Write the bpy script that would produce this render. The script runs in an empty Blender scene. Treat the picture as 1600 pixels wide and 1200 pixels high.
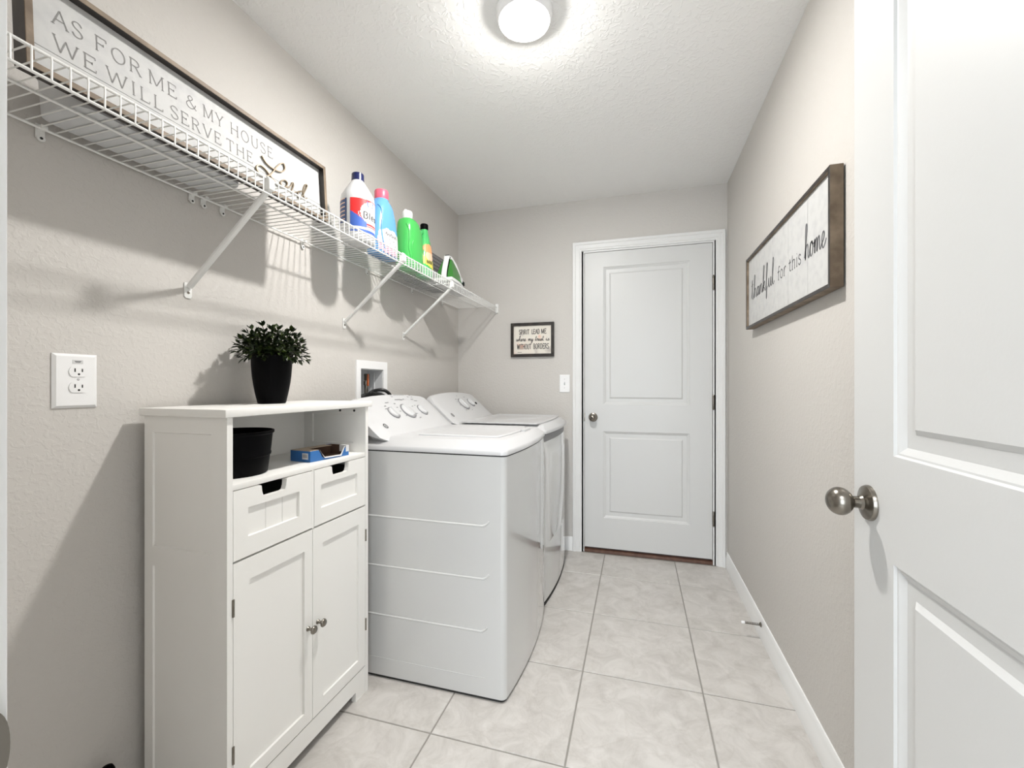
import bpy, bmesh, math, random
from math import sin, cos, pi, radians, atan, hypot
from mathutils import Vector, Matrix
random.seed(7)
S = bpy.context.scene
C = S.collection

# ---------------------------------------------------------------- camera, light, exposure
W, D, H = 1.85, 3.0, 2.44
CAMX, CAMZ = 1.297, 1.154
cam_d = bpy.data.cameras.new('camera'); cam = bpy.data.objects.new('camera', cam_d); C.objects.link(cam)
cam_d.sensor_width = 36; cam_d.lens = 670/1600*36; cam_d.shift_y = 2/1600; cam_d.clip_start = 0.01
cam.location = (CAMX, 0, CAMZ); cam.rotation_euler = (pi/2, 0, atan(195/670))
S.camera = cam
world = bpy.data.worlds.new('world'); S.world = world; world.use_nodes = True
world.node_tree.nodes['Background'].inputs[0].default_value = (0.9, 0.95, 1, 1)
world.node_tree.nodes['Background'].inputs[1].default_value = 0.3
S.view_settings.view_transform = 'Standard'; S.view_settings.look = 'None'
S.view_settings.gamma = 1; S.view_settings.use_curve_mapping = False
S.view_settings.exposure = 0.70
LX, LY = 0.925, 1.43
def area(name, loc, size, power, col, shape='DISK', rot=(0, 0, 0)):
    l = bpy.data.lights.new(name, 'AREA'); l.shape = shape; l.size = size; l.energy = power; l.color = col
    o = bpy.data.objects.new(name, l); C.objects.link(o); o.location = loc; o.rotation_euler = rot
    return o
area('room_lamp_light', (LX, LY, H-.037), 0.09, 14.5, (1, 0.98, 0.95))
lp = bpy.data.lights.new('room_lamp_glow', 'POINT'); lp.energy = 5.8; lp.shadow_soft_size = 0.035; lp.color = (1, 0.975, 0.94)
lo = bpy.data.objects.new('room_lamp_glow', lp); C.objects.link(lo); lo.location = (LX, LY, H-.053)
area('hall_fill_light', (1.25, -0.75, 2.37), 0.6, 17, (0.97, 0.98, 1))  # soft fill added in the unseen hall
wl = area('rear_fill_light', (1.3, -1.86, 1.25), 1.9, 24, (0.96, 0.985, 1), 'RECTANGLE', (-pi/2, 0, 0)); wl.data.size_y = 1.8  # cool fill added behind the camera, its source is made up

# ---------------------------------------------------------------- materials
MATS = {}
def mat(name, col, rough=0.5, metal=0.0, bump=None, coat=0.0, var=None, spec=None, emit=None):
    m = bpy.data.materials.new(name); m.use_nodes = True; nt = m.node_tree
    p = nt.nodes['Principled BSDF']
    p.inputs['Base Color'].default_value = (*col, 1); p.inputs['Roughness'].default_value = rough
    p.inputs['Metallic'].default_value = metal
    if coat: p.inputs['Coat Weight'].default_value = coat; p.inputs['Coat Roughness'].default_value = 0.06
    if spec is not None: p.inputs['Specular IOR Level'].default_value = spec
    if emit: p.inputs['Emission Color'].default_value = (*emit[0], 1); p.inputs['Emission Strength'].default_value = emit[1]
    tc = nt.nodes.new('ShaderNodeTexCoord')
    if bump:
        sc, dist, strg, det = bump
        n = nt.nodes.new('ShaderNodeTexNoise'); n.inputs['Scale'].default_value = sc; n.inputs['Detail'].default_value = det
        nt.links.new(tc.outputs['Object'], n.inputs['Vector'])
        b = nt.nodes.new('ShaderNodeBump'); b.inputs['Distance'].default_value = dist; b.inputs['Strength'].default_value = strg
        nt.links.new(n.outputs['Fac'], b.inputs['Height']); nt.links.new(b.outputs['Normal'], p.inputs['Normal'])
    if var:
        sc, c2, lo, hi = var
        n = nt.nodes.new('ShaderNodeTexNoise'); n.inputs['Scale'].default_value = sc; n.inputs['Detail'].default_value = 6
        nt.links.new(tc.outputs['Object'], n.inputs['Vector'])
        r = nt.nodes.new('ShaderNodeValToRGB'); r.color_ramp.elements[0].position = lo; r.color_ramp.elements[1].position = hi
        r.color_ramp.elements[0].color = (*col, 1); r.color_ramp.elements[1].color = (*c2, 1)
        nt.links.new(n.outputs['Fac'], r.inputs[0]); nt.links.new(r.outputs[0], p.inputs['Base Color'])
    MATS[name] = m
    return m

def wall_paint(name, col):
    """orange-peel / knock-down plaster: stretched noise blobs clipped flat on top"""
    m = mat(name, col, 0.62); nt = m.node_tree; p = nt.nodes['Principled BSDF']
    tc = [n for n in nt.nodes if n.type == 'TEX_COORD'][0]
    n = nt.nodes.new('ShaderNodeTexNoise'); n.inputs['Scale'].default_value = 75; n.inputs['Detail'].default_value = 3
    n.inputs['Distortion'].default_value = 0.6
    nt.links.new(tc.outputs['Object'], n.inputs['Vector'])
    r = nt.nodes.new('ShaderNodeMapRange'); r.inputs[1].default_value = 0.44; r.inputs[2].default_value = 0.66; r.interpolation_type = 'SMOOTHSTEP'
    nt.links.new(n.outputs['Fac'], r.inputs[0])
    b = nt.nodes.new('ShaderNodeBump'); b.inputs['Distance'].default_value = 0.0014; b.inputs['Strength'].default_value = 0.34
    nt.links.new(r.outputs[0], b.inputs['Height']); nt.links.new(b.outputs['Normal'], p.inputs['Normal'])
    return m
M_wall = wall_paint('wall_paint', (0.60, 0.575, 0.543))

def ceiling_paint():
    m = mat('ceiling_paint', (0.90, 0.895, 0.88), 0.7); nt = m.node_tree; p = nt.nodes['Principled BSDF']
    tc = [n for n in nt.nodes if n.type == 'TEX_COORD'][0]
    n = nt.nodes.new('ShaderNodeTexNoise'); n.inputs['Scale'].default_value = 38; n.inputs['Detail'].default_value = 2.5
    n.inputs['Distortion'].default_value = 1.2
    nt.links.new(tc.outputs['Object'], n.inputs['Vector'])
    r = nt.nodes.new('ShaderNodeMapRange'); r.inputs[1].default_value = 0.5; r.inputs[2].default_value = 0.62; r.interpolation_type = 'SMOOTHSTEP'
    nt.links.new(n.outputs['Fac'], r.inputs[0])
    b = nt.nodes.new('ShaderNodeBump'); b.inputs['Distance'].default_value = 0.002; b.inputs['Strength'].default_value = 0.42
    nt.links.new(r.outputs[0], b.inputs['Height']); nt.links.new(b.outputs['Normal'], p.inputs['Normal'])
    return m
M_ceil = ceiling_paint()
M_base = mat('baseboard_white', (0.88, 0.88, 0.87), 0.35)
M_trim = mat('trim_white', (0.78, 0.78, 0.77), 0.35, bump=(60, 0.0004, 0.25, 2))
M_door = mat('door_white', (0.64, 0.64, 0.63), 0.38, bump=(140, 0.0004, 0.3, 2))
M_cab = mat('cabinet_white', (0.87, 0.86, 0.83), 0.42)
M_enamel = mat('washer_enamel', (0.62, 0.62, 0.61), 0.14, coat=1.0)
M_plastic = mat('white_plastic', (0.88, 0.88, 0.88), 0.3)
M_console = mat('console_plastic', (0.62, 0.62, 0.625), 0.33)
M_top = mat('machine_top', (0.58, 0.58, 0.585), 0.28)
M_wire = mat('white_wire', (0.82, 0.82, 0.80), 0.35)
M_nickel = mat('satin_nickel', (0.25, 0.23, 0.20), 0.25, 1.0)
M_black = mat('matte_black', (0.0015, 0.0015, 0.002), 0.5, spec=0.06)
M_dark = mat('dark_gap', (0.02, 0.02, 0.02), 0.7)
M_grey = mat('grey_print', (0.25, 0.25, 0.26), 0.5)
M_rubber = mat('black_rubber', (0.02, 0.02, 0.02), 0.4)
M_thres = mat('dark_wood_threshold', (0.10, 0.045, 0.028), 0.4, var=(30, (0.16, 0.08, 0.05), 0.4, 0.7))
M_frame = mat('weathered_wood', (0.14, 0.10, 0.065), 0.6, var=(22, (0.26, 0.20, 0.14), 0.35, 0.7), bump=(90, 0.001, 0.4, 4))
M_frame2 = mat('dark_frame_wood', (0.018, 0.014, 0.012), 0.4, var=(30, (0.06, 0.045, 0.035), 0.5, 0.8))
M_board = mat('whitewashed_board', (0.56, 0.56, 0.55), 0.65, var=(35, (0.50, 0.50, 0.50), 0.45, 0.7))
M_ink = mat('grey_ink', (0.24, 0.235, 0.23), 0.7)
M_inkdk = mat('dark_ink', (0.05, 0.045, 0.045), 0.7)
M_bronze = mat('bronze_script', (0.33, 0.27, 0.20), 0.35, 0.7)
M_leaf = mat('leaf_green', (0.008, 0.018, 0.004), 0.38, spec=0.35, var=(60, (0.075, 0.11, 0.018), 0.50, 0.72))
M_stem = mat('stem_brown', (0.03, 0.03, 0.012), 0.6)
M_blue = mat('box_blue', (0.03, 0.15, 0.42), 0.4)
M_card = mat('box_card', (0.42, 0.34, 0.26), 0.7)
M_cardin = mat('box_inside', (0.10, 0.055, 0.035), 0.7)
M_bleach = mat('bottle_white', (0.70, 0.71, 0.72), 0.28)
M_navy = mat('cap_navy', (0.01, 0.015, 0.09), 0.3)
M_sky = mat('bottle_blue', (0.13, 0.36, 0.70), 0.22)
M_pink = mat('cap_pink', (0.80, 0.13, 0.20), 0.35)
M_green = mat('bottle_green', (0.07, 0.47, 0.10), 0.22)
M_green2 = mat('bottle_green_two', (0.08, 0.52, 0.15), 0.22)
M_red = mat('label_red', (0.75, 0.03, 0.03), 0.4)
M_lblue = mat('label_blue', (0.06, 0.14, 0.50), 0.4)
M_ldark = mat('label_slate', (0.05, 0.09, 0.22), 0.4)
M_lwhite = mat('label_white', (0.66, 0.66, 0.66), 0.4)
M_lpink = mat('label_pink', (0.85, 0.40, 0.52), 0.4)
M_lyel = mat('label_yellow', (0.85, 0.75, 0.12), 0.4)
M_lor = mat('label_orange', (0.85, 0.38, 0.16), 0.4)
M_lpeach = mat('label_peach', (0.88, 0.60, 0.42), 0.4)
M_irong = mat('iron_green', (0.05, 0.22, 0.04), 0.3)
M_meshg = mat('quilt_grey', (0.10, 0.095, 0.10), 0.5)
M_meshl = mat('quilt_light', (0.50, 0.49, 0.50), 0.45)
M_cloth = mat('white_cloth', (0.80, 0.80, 0.80), 0.8)
M_bin = mat('pale_grey_plastic', (0.62, 0.63, 0.64), 0.5)
M_lens = mat('lamp_lens', (1, 1, 1), 0.5, emit=((1, 0.97, 0.92), 14))
M_orange = mat('valve_orange', (0.55, 0.12, 0.03), 0.4)
M_grout = mat('grout', (0.30, 0.285, 0.26), 0.9)

def tile_mat():
    m = mat('floor_tile', (0.5, 0.48, 0.45), 0.36); nt = m.node_tree; p = nt.nodes['Principled BSDF']
    geo = nt.nodes.new('ShaderNodeNewGeometry'); oi = nt.nodes.new('ShaderNodeObjectInfo')
    add = nt.nodes.new('ShaderNodeVectorMath'); add.operation = 'MULTIPLY_ADD'
    cmb = nt.nodes.new('ShaderNodeCombineXYZ')
    for k in range(3): nt.links.new(oi.outputs['Random'], cmb.inputs[k])
    add.inputs[1].default_value = (13, 17, 11)
    nt.links.new(cmb.outputs[0], add.inputs[0]); nt.links.new(geo.outputs['Position'], add.inputs[2])
    n = nt.nodes.new('ShaderNodeTexNoise'); n.inputs['Scale'].default_value = 10; n.inputs['Detail'].default_value = 10; n.inputs['Roughness'].default_value = 0.70; n.inputs['Distortion'].default_value = 0.8
    nt.links.new(add.outputs[0], n.inputs['Vector'])
    r = nt.nodes.new('ShaderNodeValToRGB'); e = r.color_ramp.elements
    e[0].position = 0.30; e[0].color = (0.46, 0.435, 0.405, 1); e[1].position = 0.62; e[1].color = (0.62, 0.595, 0.565, 1)
    nt.links.new(n.outputs['Fac'], r.inputs[0])
    # thin darker veins
    n2 = nt.nodes.new('ShaderNodeTexNoise'); n2.inputs['Scale'].default_value = 3.6; n2.inputs['Detail'].default_value = 5; n2.inputs['Distortion'].default_value = 1.4
    nt.links.new(add.outputs[0], n2.inputs['Vector'])
    r2 = nt.nodes.new('ShaderNodeValToRGB'); q = r2.color_ramp.elements
    q[0].position = 0.485; q[0].color = (1, 1, 1, 1); q[1].position = 0.515; q[1].color = (1, 1, 1, 1)
    x = r2.color_ramp.elements.new(0.5); x.color = (0.84, 0.82, 0.80, 1)
    nt.links.new(n2.outputs['Fac'], r2.inputs[0])
    mx = nt.nodes.new('ShaderNodeMix'); mx.data_type = 'RGBA'; mx.blend_type = 'MULTIPLY'; mx.inputs[0].default_value = 0.35
    nt.links.new(r.outputs[0], mx.inputs[6]); nt.links.new(r2.outputs[0], mx.inputs[7])
    nt.links.new(mx.outputs[2], p.inputs['Base Color'])
    b = nt.nodes.new('ShaderNodeBump'); b.inputs['Distance'].default_value = 0.001; b.inputs['Strength'].default_value = 0.3
    nt.links.new(n.outputs['Fac'], b.inputs['Height']); nt.links.new(b.outputs['Normal'], p.inputs['Normal'])
    return m
M_tile = tile_mat()

# ---------------------------------------------------------------- helpers
def BM(): return bmesh.new()
def obj(name, bm, mats, parent=None, loc=None, smooth=35, kind=None, label=None):
    me = bpy.data.meshes.new(name)
    bmesh.ops.recalc_face_normals(bm, faces=bm.faces)
    bm.to_mesh(me); bm.free()
    if not isinstance(mats, (list, tuple)): mats = [mats]
    for m in mats: me.materials.append(m)
    if smooth:
        me.polygons.foreach_set('use_smooth', [True]*len(me.polygons))
        me.set_sharp_from_angle(angle=radians(smooth))
    o = bpy.data.objects.new(name, me); C.objects.link(o)
    if loc: o.location = loc
    if parent: adopt(o, parent)
    if kind: o['kind'] = kind
    if label: o['label'] = label
    return o
def adopt(o, p):
    o.parent = p
    if p.type == 'EMPTY': o.matrix_parent_inverse = Matrix.Translation(-p.location)
def tag(o, label, cat, group=None):
    o['label'] = label; o['category'] = cat
    if group: o['group'] = group
    return o
def thing(name, loc, label, cat, group=None):
    o = bpy.data.objects.new(name, None); C.objects.link(o); o.location = loc; o.empty_display_size = 0.05
    return tag(o, label, cat, group)
def dup_part(o, loc_delta, parent):
    c = o.copy(); C.objects.link(c); c.location = Vector(o.location)+Vector(loc_delta); c.parent = parent
    if parent.type == 'EMPTY': c.matrix_parent_inverse = Matrix.Translation(-parent.location)
    return c
def merge(bm, b2, mi=0):
    me = bpy.data.meshes.new('t'); b2.to_mesh(me); b2.free()
    n = len(bm.faces); bm.from_mesh(me); bpy.data.meshes.remove(me)
    bm.faces.ensure_lookup_table()
    for f in bm.faces[n:]: f.material_index = mi
def bx(bm, x0, x1, y0, y1, z0, z1, bev=0.0, seg=2, mi=0):
    b = BM(); bmesh.ops.create_cube(b, size=1)
    bmesh.ops.scale(b, vec=(abs(x1-x0), abs(y1-y0), abs(z1-z0)), verts=b.verts)
    bmesh.ops.translate(b, vec=((x0+x1)/2, (y0+y1)/2, (z0+z1)/2), verts=b.verts)
    if bev: bmesh.ops.bevel(b, geom=b.edges[:], offset=bev, segments=seg, affect='EDGES', profile=0.5)
    merge(bm, b, mi); return bm
def prism(bm, pts, axis, a, b_, bev=0, mi=0):
    """pts: 2D outline; axis 'x': (y,z), 'y': (x,z), 'z': (x,y); extruded a..b_"""
    def P(p, t): return {'x': (t, p[0], p[1]), 'y': (p[0], t, p[1]), 'z': (p[0], p[1], t)}[axis]
    b = BM(); lo = [b.verts.new(P(p, a)) for p in pts]; hi = [b.verts.new(P(p, b_)) for p in pts]
    b.faces.new(lo[::-1]); b.faces.new(hi)
    for i in range(len(pts)):
        j = (i+1) % len(pts); b.faces.new((lo[i], lo[j], hi[j], hi[i]))
    bmesh.ops.recalc_face_normals(b, faces=b.faces)
    if bev: bmesh.ops.bevel(b, geom=[e for e in b.edges if e.calc_face_angle(0) > 0.5], offset=bev, segments=2, affect='EDGES')
    merge(bm, b, mi); return bm
def loft(bm, rings, cap=True, mi=0, closed=True):
    vs = [[bm.verts.new(p) for p in r] for r in rings]; n = len(vs[0])
    for a, b in zip(vs, vs[1:]):
        for i in range(n if closed else n-1):
            j = (i+1) % n; f = bm.faces.new((a[i], a[j], b[j], b[i])); f.material_index = mi
    if cap:
        f = bm.faces.new(vs[0][::-1]); f.material_index = mi; f = bm.faces.new(vs[-1]); f.material_index = mi
def lathe(bm, prof, org, ax='z', n=32, mi=0):
    """prof: (radius, height) along axis"""
    A = ax if not isinstance(ax, str) else {'z': (Vector((1, 0, 0)), Vector((0, 1, 0)), Vector((0, 0, 1))), 'x': (Vector((0, 1, 0)), Vector((0, 0, 1)), Vector((1, 0, 0))),
         '-x': (Vector((0, 0, 1)), Vector((0, 1, 0)), Vector((-1, 0, 0))), '-y': (Vector((1, 0, 0)), Vector((0, 0, 1)), Vector((0, -1, 0)))}[ax]
    o = Vector(org)
    loft(bm, [[o+A[0]*(max(r, 1e-4)*cos(2*pi*i/n))+A[1]*(max(r, 1e-4)*sin(2*pi*i/n))+A[2]*h for i in range(n)] for r, h in prof], mi=mi)
def axes(d):
    d = Vector(d).normalized(); u = d.orthogonal().normalized(); return (u, d.cross(u), d)
def tube(bm, pts, r, n=8, mi=0, rf=None):
    pts = [Vector(p) for p in pts]; rings = []; u = None
    for i, p in enumerate(pts):
        t = (pts[min(i+1, len(pts)-1)]-pts[max(i-1, 0)]).normalized()
        if u is None: u = t.orthogonal().normalized()
        u = (u-t*u.dot(t)).normalized(); v = t.cross(u)
        rr = rf(i) if rf else r
        rings.append([p+u*(rr*cos(2*pi*k/n))+v*(rr*sin(2*pi*k/n)) for k in range(n)])
    loft(bm, rings, mi=mi)
def spline(pts, k=6, closed=False):
    """Catmull-Rom"""
    pts = [tuple(p) for p in pts]; out = []; n = len(pts)
    if n < 3: return pts
    for i in range(n-1):
        p0 = pts[max(i-1, 0)]; p1 = pts[i]; p2 = pts[i+1]; p3 = pts[min(i+2, n-1)]
        for j in range(k):
            t = j/k
            out.append(tuple(0.5*((2*b)+(-a+c)*t+(2*a-5*b+4*c-d)*t*t+(-a+3*b-3*c+d)*t**3) for a, b, c, d in zip(p0, p1, p2, p3)))
    out.append(pts[-1]); return out
def slab(bm, F, W_, H_, T, rects, rings, mi=0):
    """panelled slab. F(u,v,w)->xyz; face at w=0, back at w=-T; rects (u0,u1,v0,v1) get nested rings (inset, depth)"""
    us = sorted({0, W_, *[r[0] for r in rects], *[r[1] for r in rects]}); vs = sorted({0, H_, *[r[2] for r in rects], *[r[3] for r in rects]})
    b = BM(); cache = {}
    def V(u, v, w=0):
        k = (round(u, 5), round(v, 5), round(w, 5))
        if k not in cache: cache[k] = b.verts.new(F(u, v, w))
        return cache[k]
    for i in range(len(us)-1):
        for j in range(len(vs)-1):
            cu, cv = (us[i]+us[i+1])/2, (vs[j]+vs[j+1])/2
            if any(r[0] < cu < r[1] and r[2] < cv < r[3] for r in rects): continue
            b.faces.new((V(us[i], vs[j]), V(us[i+1], vs[j]), V(us[i+1], vs[j+1]), V(us[i], vs[j+1])))
    for r in rects:
        # outer boundary ring may need extra split points: build with straight corners only
        prev = [(r[0], r[2], 0), (r[1], r[2], 0), (r[1], r[3], 0), (r[0], r[3], 0)]
        for ins, dep in rings:
            cur = [(r[0]+ins, r[2]+ins, dep), (r[1]-ins, r[2]+ins, dep), (r[1]-ins, r[3]-ins, dep), (r[0]+ins, r[3]-ins, dep)]
            if ins == 0 and dep == 0: prev = cur; continue
            for k in range(4):
                l = (k+1) % 4; b.faces.new([V(*prev[k]), V(*prev[l]), V(*cur[l]), V(*cur[k])])
            prev = cur
        b.faces.new([V(*q) for q in prev])
    # border & back
    c = [(0, 0), (W_, 0), (W_, H_), (0, H_)]
    B = [b.verts.new(F(*q, -T)) for q in c]; b.faces.new(B[::-1])
    for k in range(4):
        l = (k+1) % 4; p, q = c[k], c[l]
        line = [x for x in [(u, v) for u in us for v in vs] if (abs(x[0]-p[0]) < 1e-9 and p[0] == q[0]) or (abs(x[1]-p[1]) < 1e-9 and p[1] == q[1])]
        line.sort(key=lambda x: hypot(x[0]-p[0], x[1]-p[1]))
        b.faces.new([V(*x) for x in line]+[B[l], B[k]])
    bmesh.ops.recalc_face_normals(b, faces=b.faces)
    merge(bm, b, mi)
def strip(bm, pts, w, F, h=0.0, mi=0, taper=None):
    """flat ribbon along 2D pts, mapped by F(u,v,lift)"""
    if len(pts) < 2: return
    L = []; R = []
    for i, p in enumerate(pts):
        a = pts[max(i-1, 0)]; c = pts[min(i+1, len(pts)-1)]
        dx, dy = c[0]-a[0], c[1]-a[1]; d = hypot(dx, dy) or 1; nx, ny = -dy/d, dx/d
        ww = (w if not taper else taper(i, len(pts), dx/d, dy/d)*w)/2
        L.append((p[0]+nx*ww, p[1]+ny*ww)); R.append((p[0]-nx*ww, p[1]-ny*ww))
    if h:
        loft(bm, [[F(*l, h), F(*r, h), F(*r, 0), F(*l, 0)] for l, r in zip(L, R)], mi=mi)
    else:
        loft(bm, [[F(*l, 0.0006), F(*r, 0.0006)] for l, r in zip(L, R)], cap=False, mi=mi, closed=False)

# stroke letters: each glyph = (width, [strokes]); a stroke starting with 'c' is curved
def circ(cx, cy, rx, ry, a0=0, a1=360, n=24):
    return [(cx+rx*cos(radians(a0+(a1-a0)*i/n)), cy+ry*sin(radians(a0+(a1-a0)*i/n))) for i in range(n+1)]
G = {
'A': (.74, [[(.03, 0), (.37, 1)], [(.37, 1), (.71, 0)], [(.15, .36), (.59, .36)]], [(.03, 0), (.71, 0)]),
'S': (.52, [spline([(.48, .80), (.40, .95), (.25, 1), (.08, .93), (.03, .77), (.12, .60), (.36, .46), (.49, .28), (.44, .08), (.26, 0), (.10, .05), (.02, .22)])], []),
'F': (.58, [[(.08, 0), (.08, 1)], [(.0, 1), (.55, 1), (.55, .84)], [(.08, .53), (.40, .53)], [(.40, .62), (.40, .44)]], [(.08, 0)]),
'O': (.76, [circ(.38, .5, .34, .5)], []),
'R': (.68, [[(.08, 0), (.08, 1)], [(0, 1), (.1, 1)]+circ(.30, .76, .22, .24, 90, -90, 12)+[(.1, .52)], [(.32, .52), (.60, 0)]], [(.08, 0), (.60, 0)]),
'M': (.90, [[(.08, 0), (.08, 1)], [(.08, 1), (.44, .06)], [(.44, .06), (.80, 1)], [(.80, 1), (.80, 0)]], [(.08, 0), (.80, 0), (.05, 1), (.83, 1)]),
'E': (.58, [[(.08, 0), (.08, 1)], [(0, 1), (.52, 1), (.52, .85)], [(0, 0), (.55, 0), (.55, .17)], [(.08, .53), (.38, .53)], [(.38, .62), (.38, .44)]], []),
'&': (.72, [spline([(.68, .03), (.50, .22), (.22, .62), (.16, .84), (.30, 1), (.44, .86), (.34, .66), (.12, .46), (.04, .24), (.16, .03), (.36, 0), (.54, .16), (.64, .46)])], []),
'Y': (.72, [[(.36, 0), (.36, .46)], [(.36, .46), (.05, 1)], [(.36, .46), (.67, 1)]], [(.36, 0), (.05, 1), (.67, 1)]),
'H': (.76, [[(.1, 0), (.1, 1)], [(.66, 0), (.66, 1)], [(.1, .52), (.66, .52)]], [(.1, 0), (.66, 0), (.1, 1), (.66, 1)]),
'U': (.74, [[(.1, 1), (.1, .35)]+circ(.36, .32, .26, .32, 180, 360, 14)+[(.62, 1)]], [(.1, 1), (.62, 1)]),
'W': (1.02, [[(.04, 1), (.28, 0)], [(.28, 0), (.52, .92)], [(.52, .92), (.76, 0)], [(.76, 0), (1.0, 1)]], [(.04, 1), (1.0, 1)]),
'I': (.24, [[(.12, 0), (.12, 1)]], [(.12, 0), (.12, 1)]),
'L': (.54, [[(.1, 1), (.1, 0)], [(0, 0), (.52, 0), (.52, .18)]], [(.1, 1)]),
'V': (.72, [[(.04, 1), (.36, 0)], [(.36, 0), (.68, 1)]], [(.04, 1), (.68, 1)]),
'T': (.64, [[(.32, 0), (.32, 1)], [(.02, .84), (.02, 1), (.62, 1), (.62, .84)]], [(.32, 0)]),
'P': (.58, [[(.08, 0), (.08, 1)], [(0, 1), (.1, 1)]+circ(.30, .74, .22, .26, 90, -90, 12)+[(.1, .48)]], [(.08, 0)]),
'D': (.68, [[(.08, 0), (.08, 1)], [(.0, 1), (.12, 1)]+circ(.26, .5, .34, .5, 90, -90, 14)+[(0, 0)]], []),
'B': (.60, [[(.08, 0), (.08, 1)], [(.08, 1)]+circ(.28, .77, .20, .23, 90, -90, 10)+circ(.30, .27, .22, .27, 90, -90, 10)+[(.08, 0)]], []),
'N': (.70, [[(.08, 0), (.08, 1)], [(.08, 1), (.60, 0)], [(.60, 0), (.60, 1)]], []),
# upright lower case
'f': (.34, [spline([(.36, .92), (.28, 1), (.17, .95), (.14, .80), (.14, .4), (.14, 0)]), [(0, .62), (.30, .62)]], [(.14, 0)]),
'o': (.46, [circ(.22, .32, .19, .32)], []),
'r': (.36, [[(.1, 0), (.1, .64)], spline([(.1, .42), (.16, .58), (.26, .65), (.34, .60)])], [(.1, 0)]),
't': (.32, [[(.14, .86), (.14, .12), (.2, .01), (.30, .05)], [(0, .62), (.28, .62)]], []),
'h': (.52, [[(.1, 0), (.1, 1)], spline([(.1, .44), (.18, .60), (.30, .65), (.40, .56), (.42, .42), (.42, 0)])], [(.1, 0), (.42, 0)]),
'i': (.22, [[(.1, 0), (.1, .64)], [(.085, .84), (.115, .88)]], [(.1, 0)]),
's': (.36, [spline([(.31, .52), (.24, .64), (.12, .64), (.05, .50), (.14, .38), (.27, .28), (.31, .14), (.22, .01), (.10, .01), (.03, .15)])], []),
'l': (.2, [[(.1, 0), (.1, 1)]], []), 'e': (.46, [spline([(.05, .34), (.38, .34), (.34, .58), (.2, .64), (.07, .52), (.04, .3), (.1, .08), (.24, 0), (.38, .1)])], []),
'a': (.46, [circ(.2, .3, .17, .3), [(.38, .62), (.38, 0)]], []), 'c': (.42, [circ(.22, .32, .19, .32, 50, 310)], []),
}
# joined-up brush letters: one stroke each, entering at (0,.05) and leaving at (w,.08)
SC = {
't': (.36, [spline([(0, .05), (.12, .5), (.16, 1.0), (.13, .5), (.15, .08), (.24, 0), (.36, .12)]), [(0, .70), (.32, .76)]]),
'h': (.50, [spline([(0, .08), (.16, .60), (.24, 1.05), (.17, 1.15), (.11, .95), (.10, .5), (.09, 0), (.14, .34), (.27, .47), (.33, .36), (.33, .1), (.40, 0), (.50, .12)])]),
'a': (.44, [spline([(.0, .08), (.12, .36), (.26, .42), (.12, .44), (.05, .24), (.10, .02), (.22, .10), (.30, .42), (.29, .1), (.35, 0), (.44, .12)])]),
'n': (.44, [spline([(0, .12), (.07, .44), (.07, .2), (.06, 0), (.12, .32), (.24, .45), (.29, .34), (.29, .1), (.35, 0), (.44, .12)])]),
'k': (.44, [spline([(0, .08), (.14, .6), (.22, 1.1), (.15, 1.2), (.09, .95), (.08, .4), (.08, 0), (.14, .32), (.28, .44), (.26, .28), (.13, .22), (.26, .10), (.34, -.02), (.44, .12)])]),
'f': (.34, [spline([(0, .1), (.14, .6), (.22, 1.08), (.14, 1.18), (.09, .8), (.08, .2), (.06, -.4), (.12, -.36), (.15, 0), (.34, .12)])]),
'u': (.46, [spline([(0, .12), (.07, .42), (.06, .14), (.13, 0), (.24, .12), (.31, .42), (.29, .12), (.36, 0), (.46, .12)])]),
'l': (.30, [spline([(0, .1), (.13, .6), (.20, 1.05), (.14, 1.18), (.08, .9), (.08, .2), (.15, 0), (.30, .12)])]),
'o': (.44, [spline([(.0, .12), (.10, .38), (.22, .45), (.10, .40), (.05, .2), (.12, 0), (.25, .06), (.30, .28), (.22, .44), (.30, .34), (.44, .36)])]),
'm': (.62, [spline([(0, .2), (.06, .44), (.06, .2), (.05, 0), (.11, .32), (.21, .44), (.25, .30), (.24, 0), (.30, .32), (.41, .44), (.45, .30), (.45, .08), (.52, 0), (.62, .12)])]),
'e': (.40, [spline([(0, .10), (.18, .22), (.24, .38), (.16, .46), (.06, .30), (.09, .05), (.20, -.02), (.40, .20)])]),
'w': (.58, [spline([(0, .40), (.06, .42), (.07, .12), (.14, 0), (.24, .16), (.28, .40), (.29, .12), (.36, 0), (.46, .18), (.48, .42), (.58, .36)])]),
'r': (.36, [spline([(0, .1), (.08, .48), (.12, .42), (.22, .42), (.21, .12), (.27, 0), (.36, .12)])]),
'y': (.42, [spline([(0, .2), (.06, .42), (.07, .14), (.14, .02), (.26, .2), (.31, .42), (.28, -.1), (.18, -.5), (.08, -.42), (.16, -.1), (.42, .16)])]),
's': (.34, [spline([(0, .1), (.16, .40), (.19, .46), (.18, .30), (.23, .10), (.13, -.02), (.03, .05), (.16, .02), (.34, .14)])]),
'i': (.24, [spline([(0, .12), (.08, .44), (.07, .12), (.13, 0), (.24, .12)]), [(.09, .62), (.12, .68)]]),
}
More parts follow.
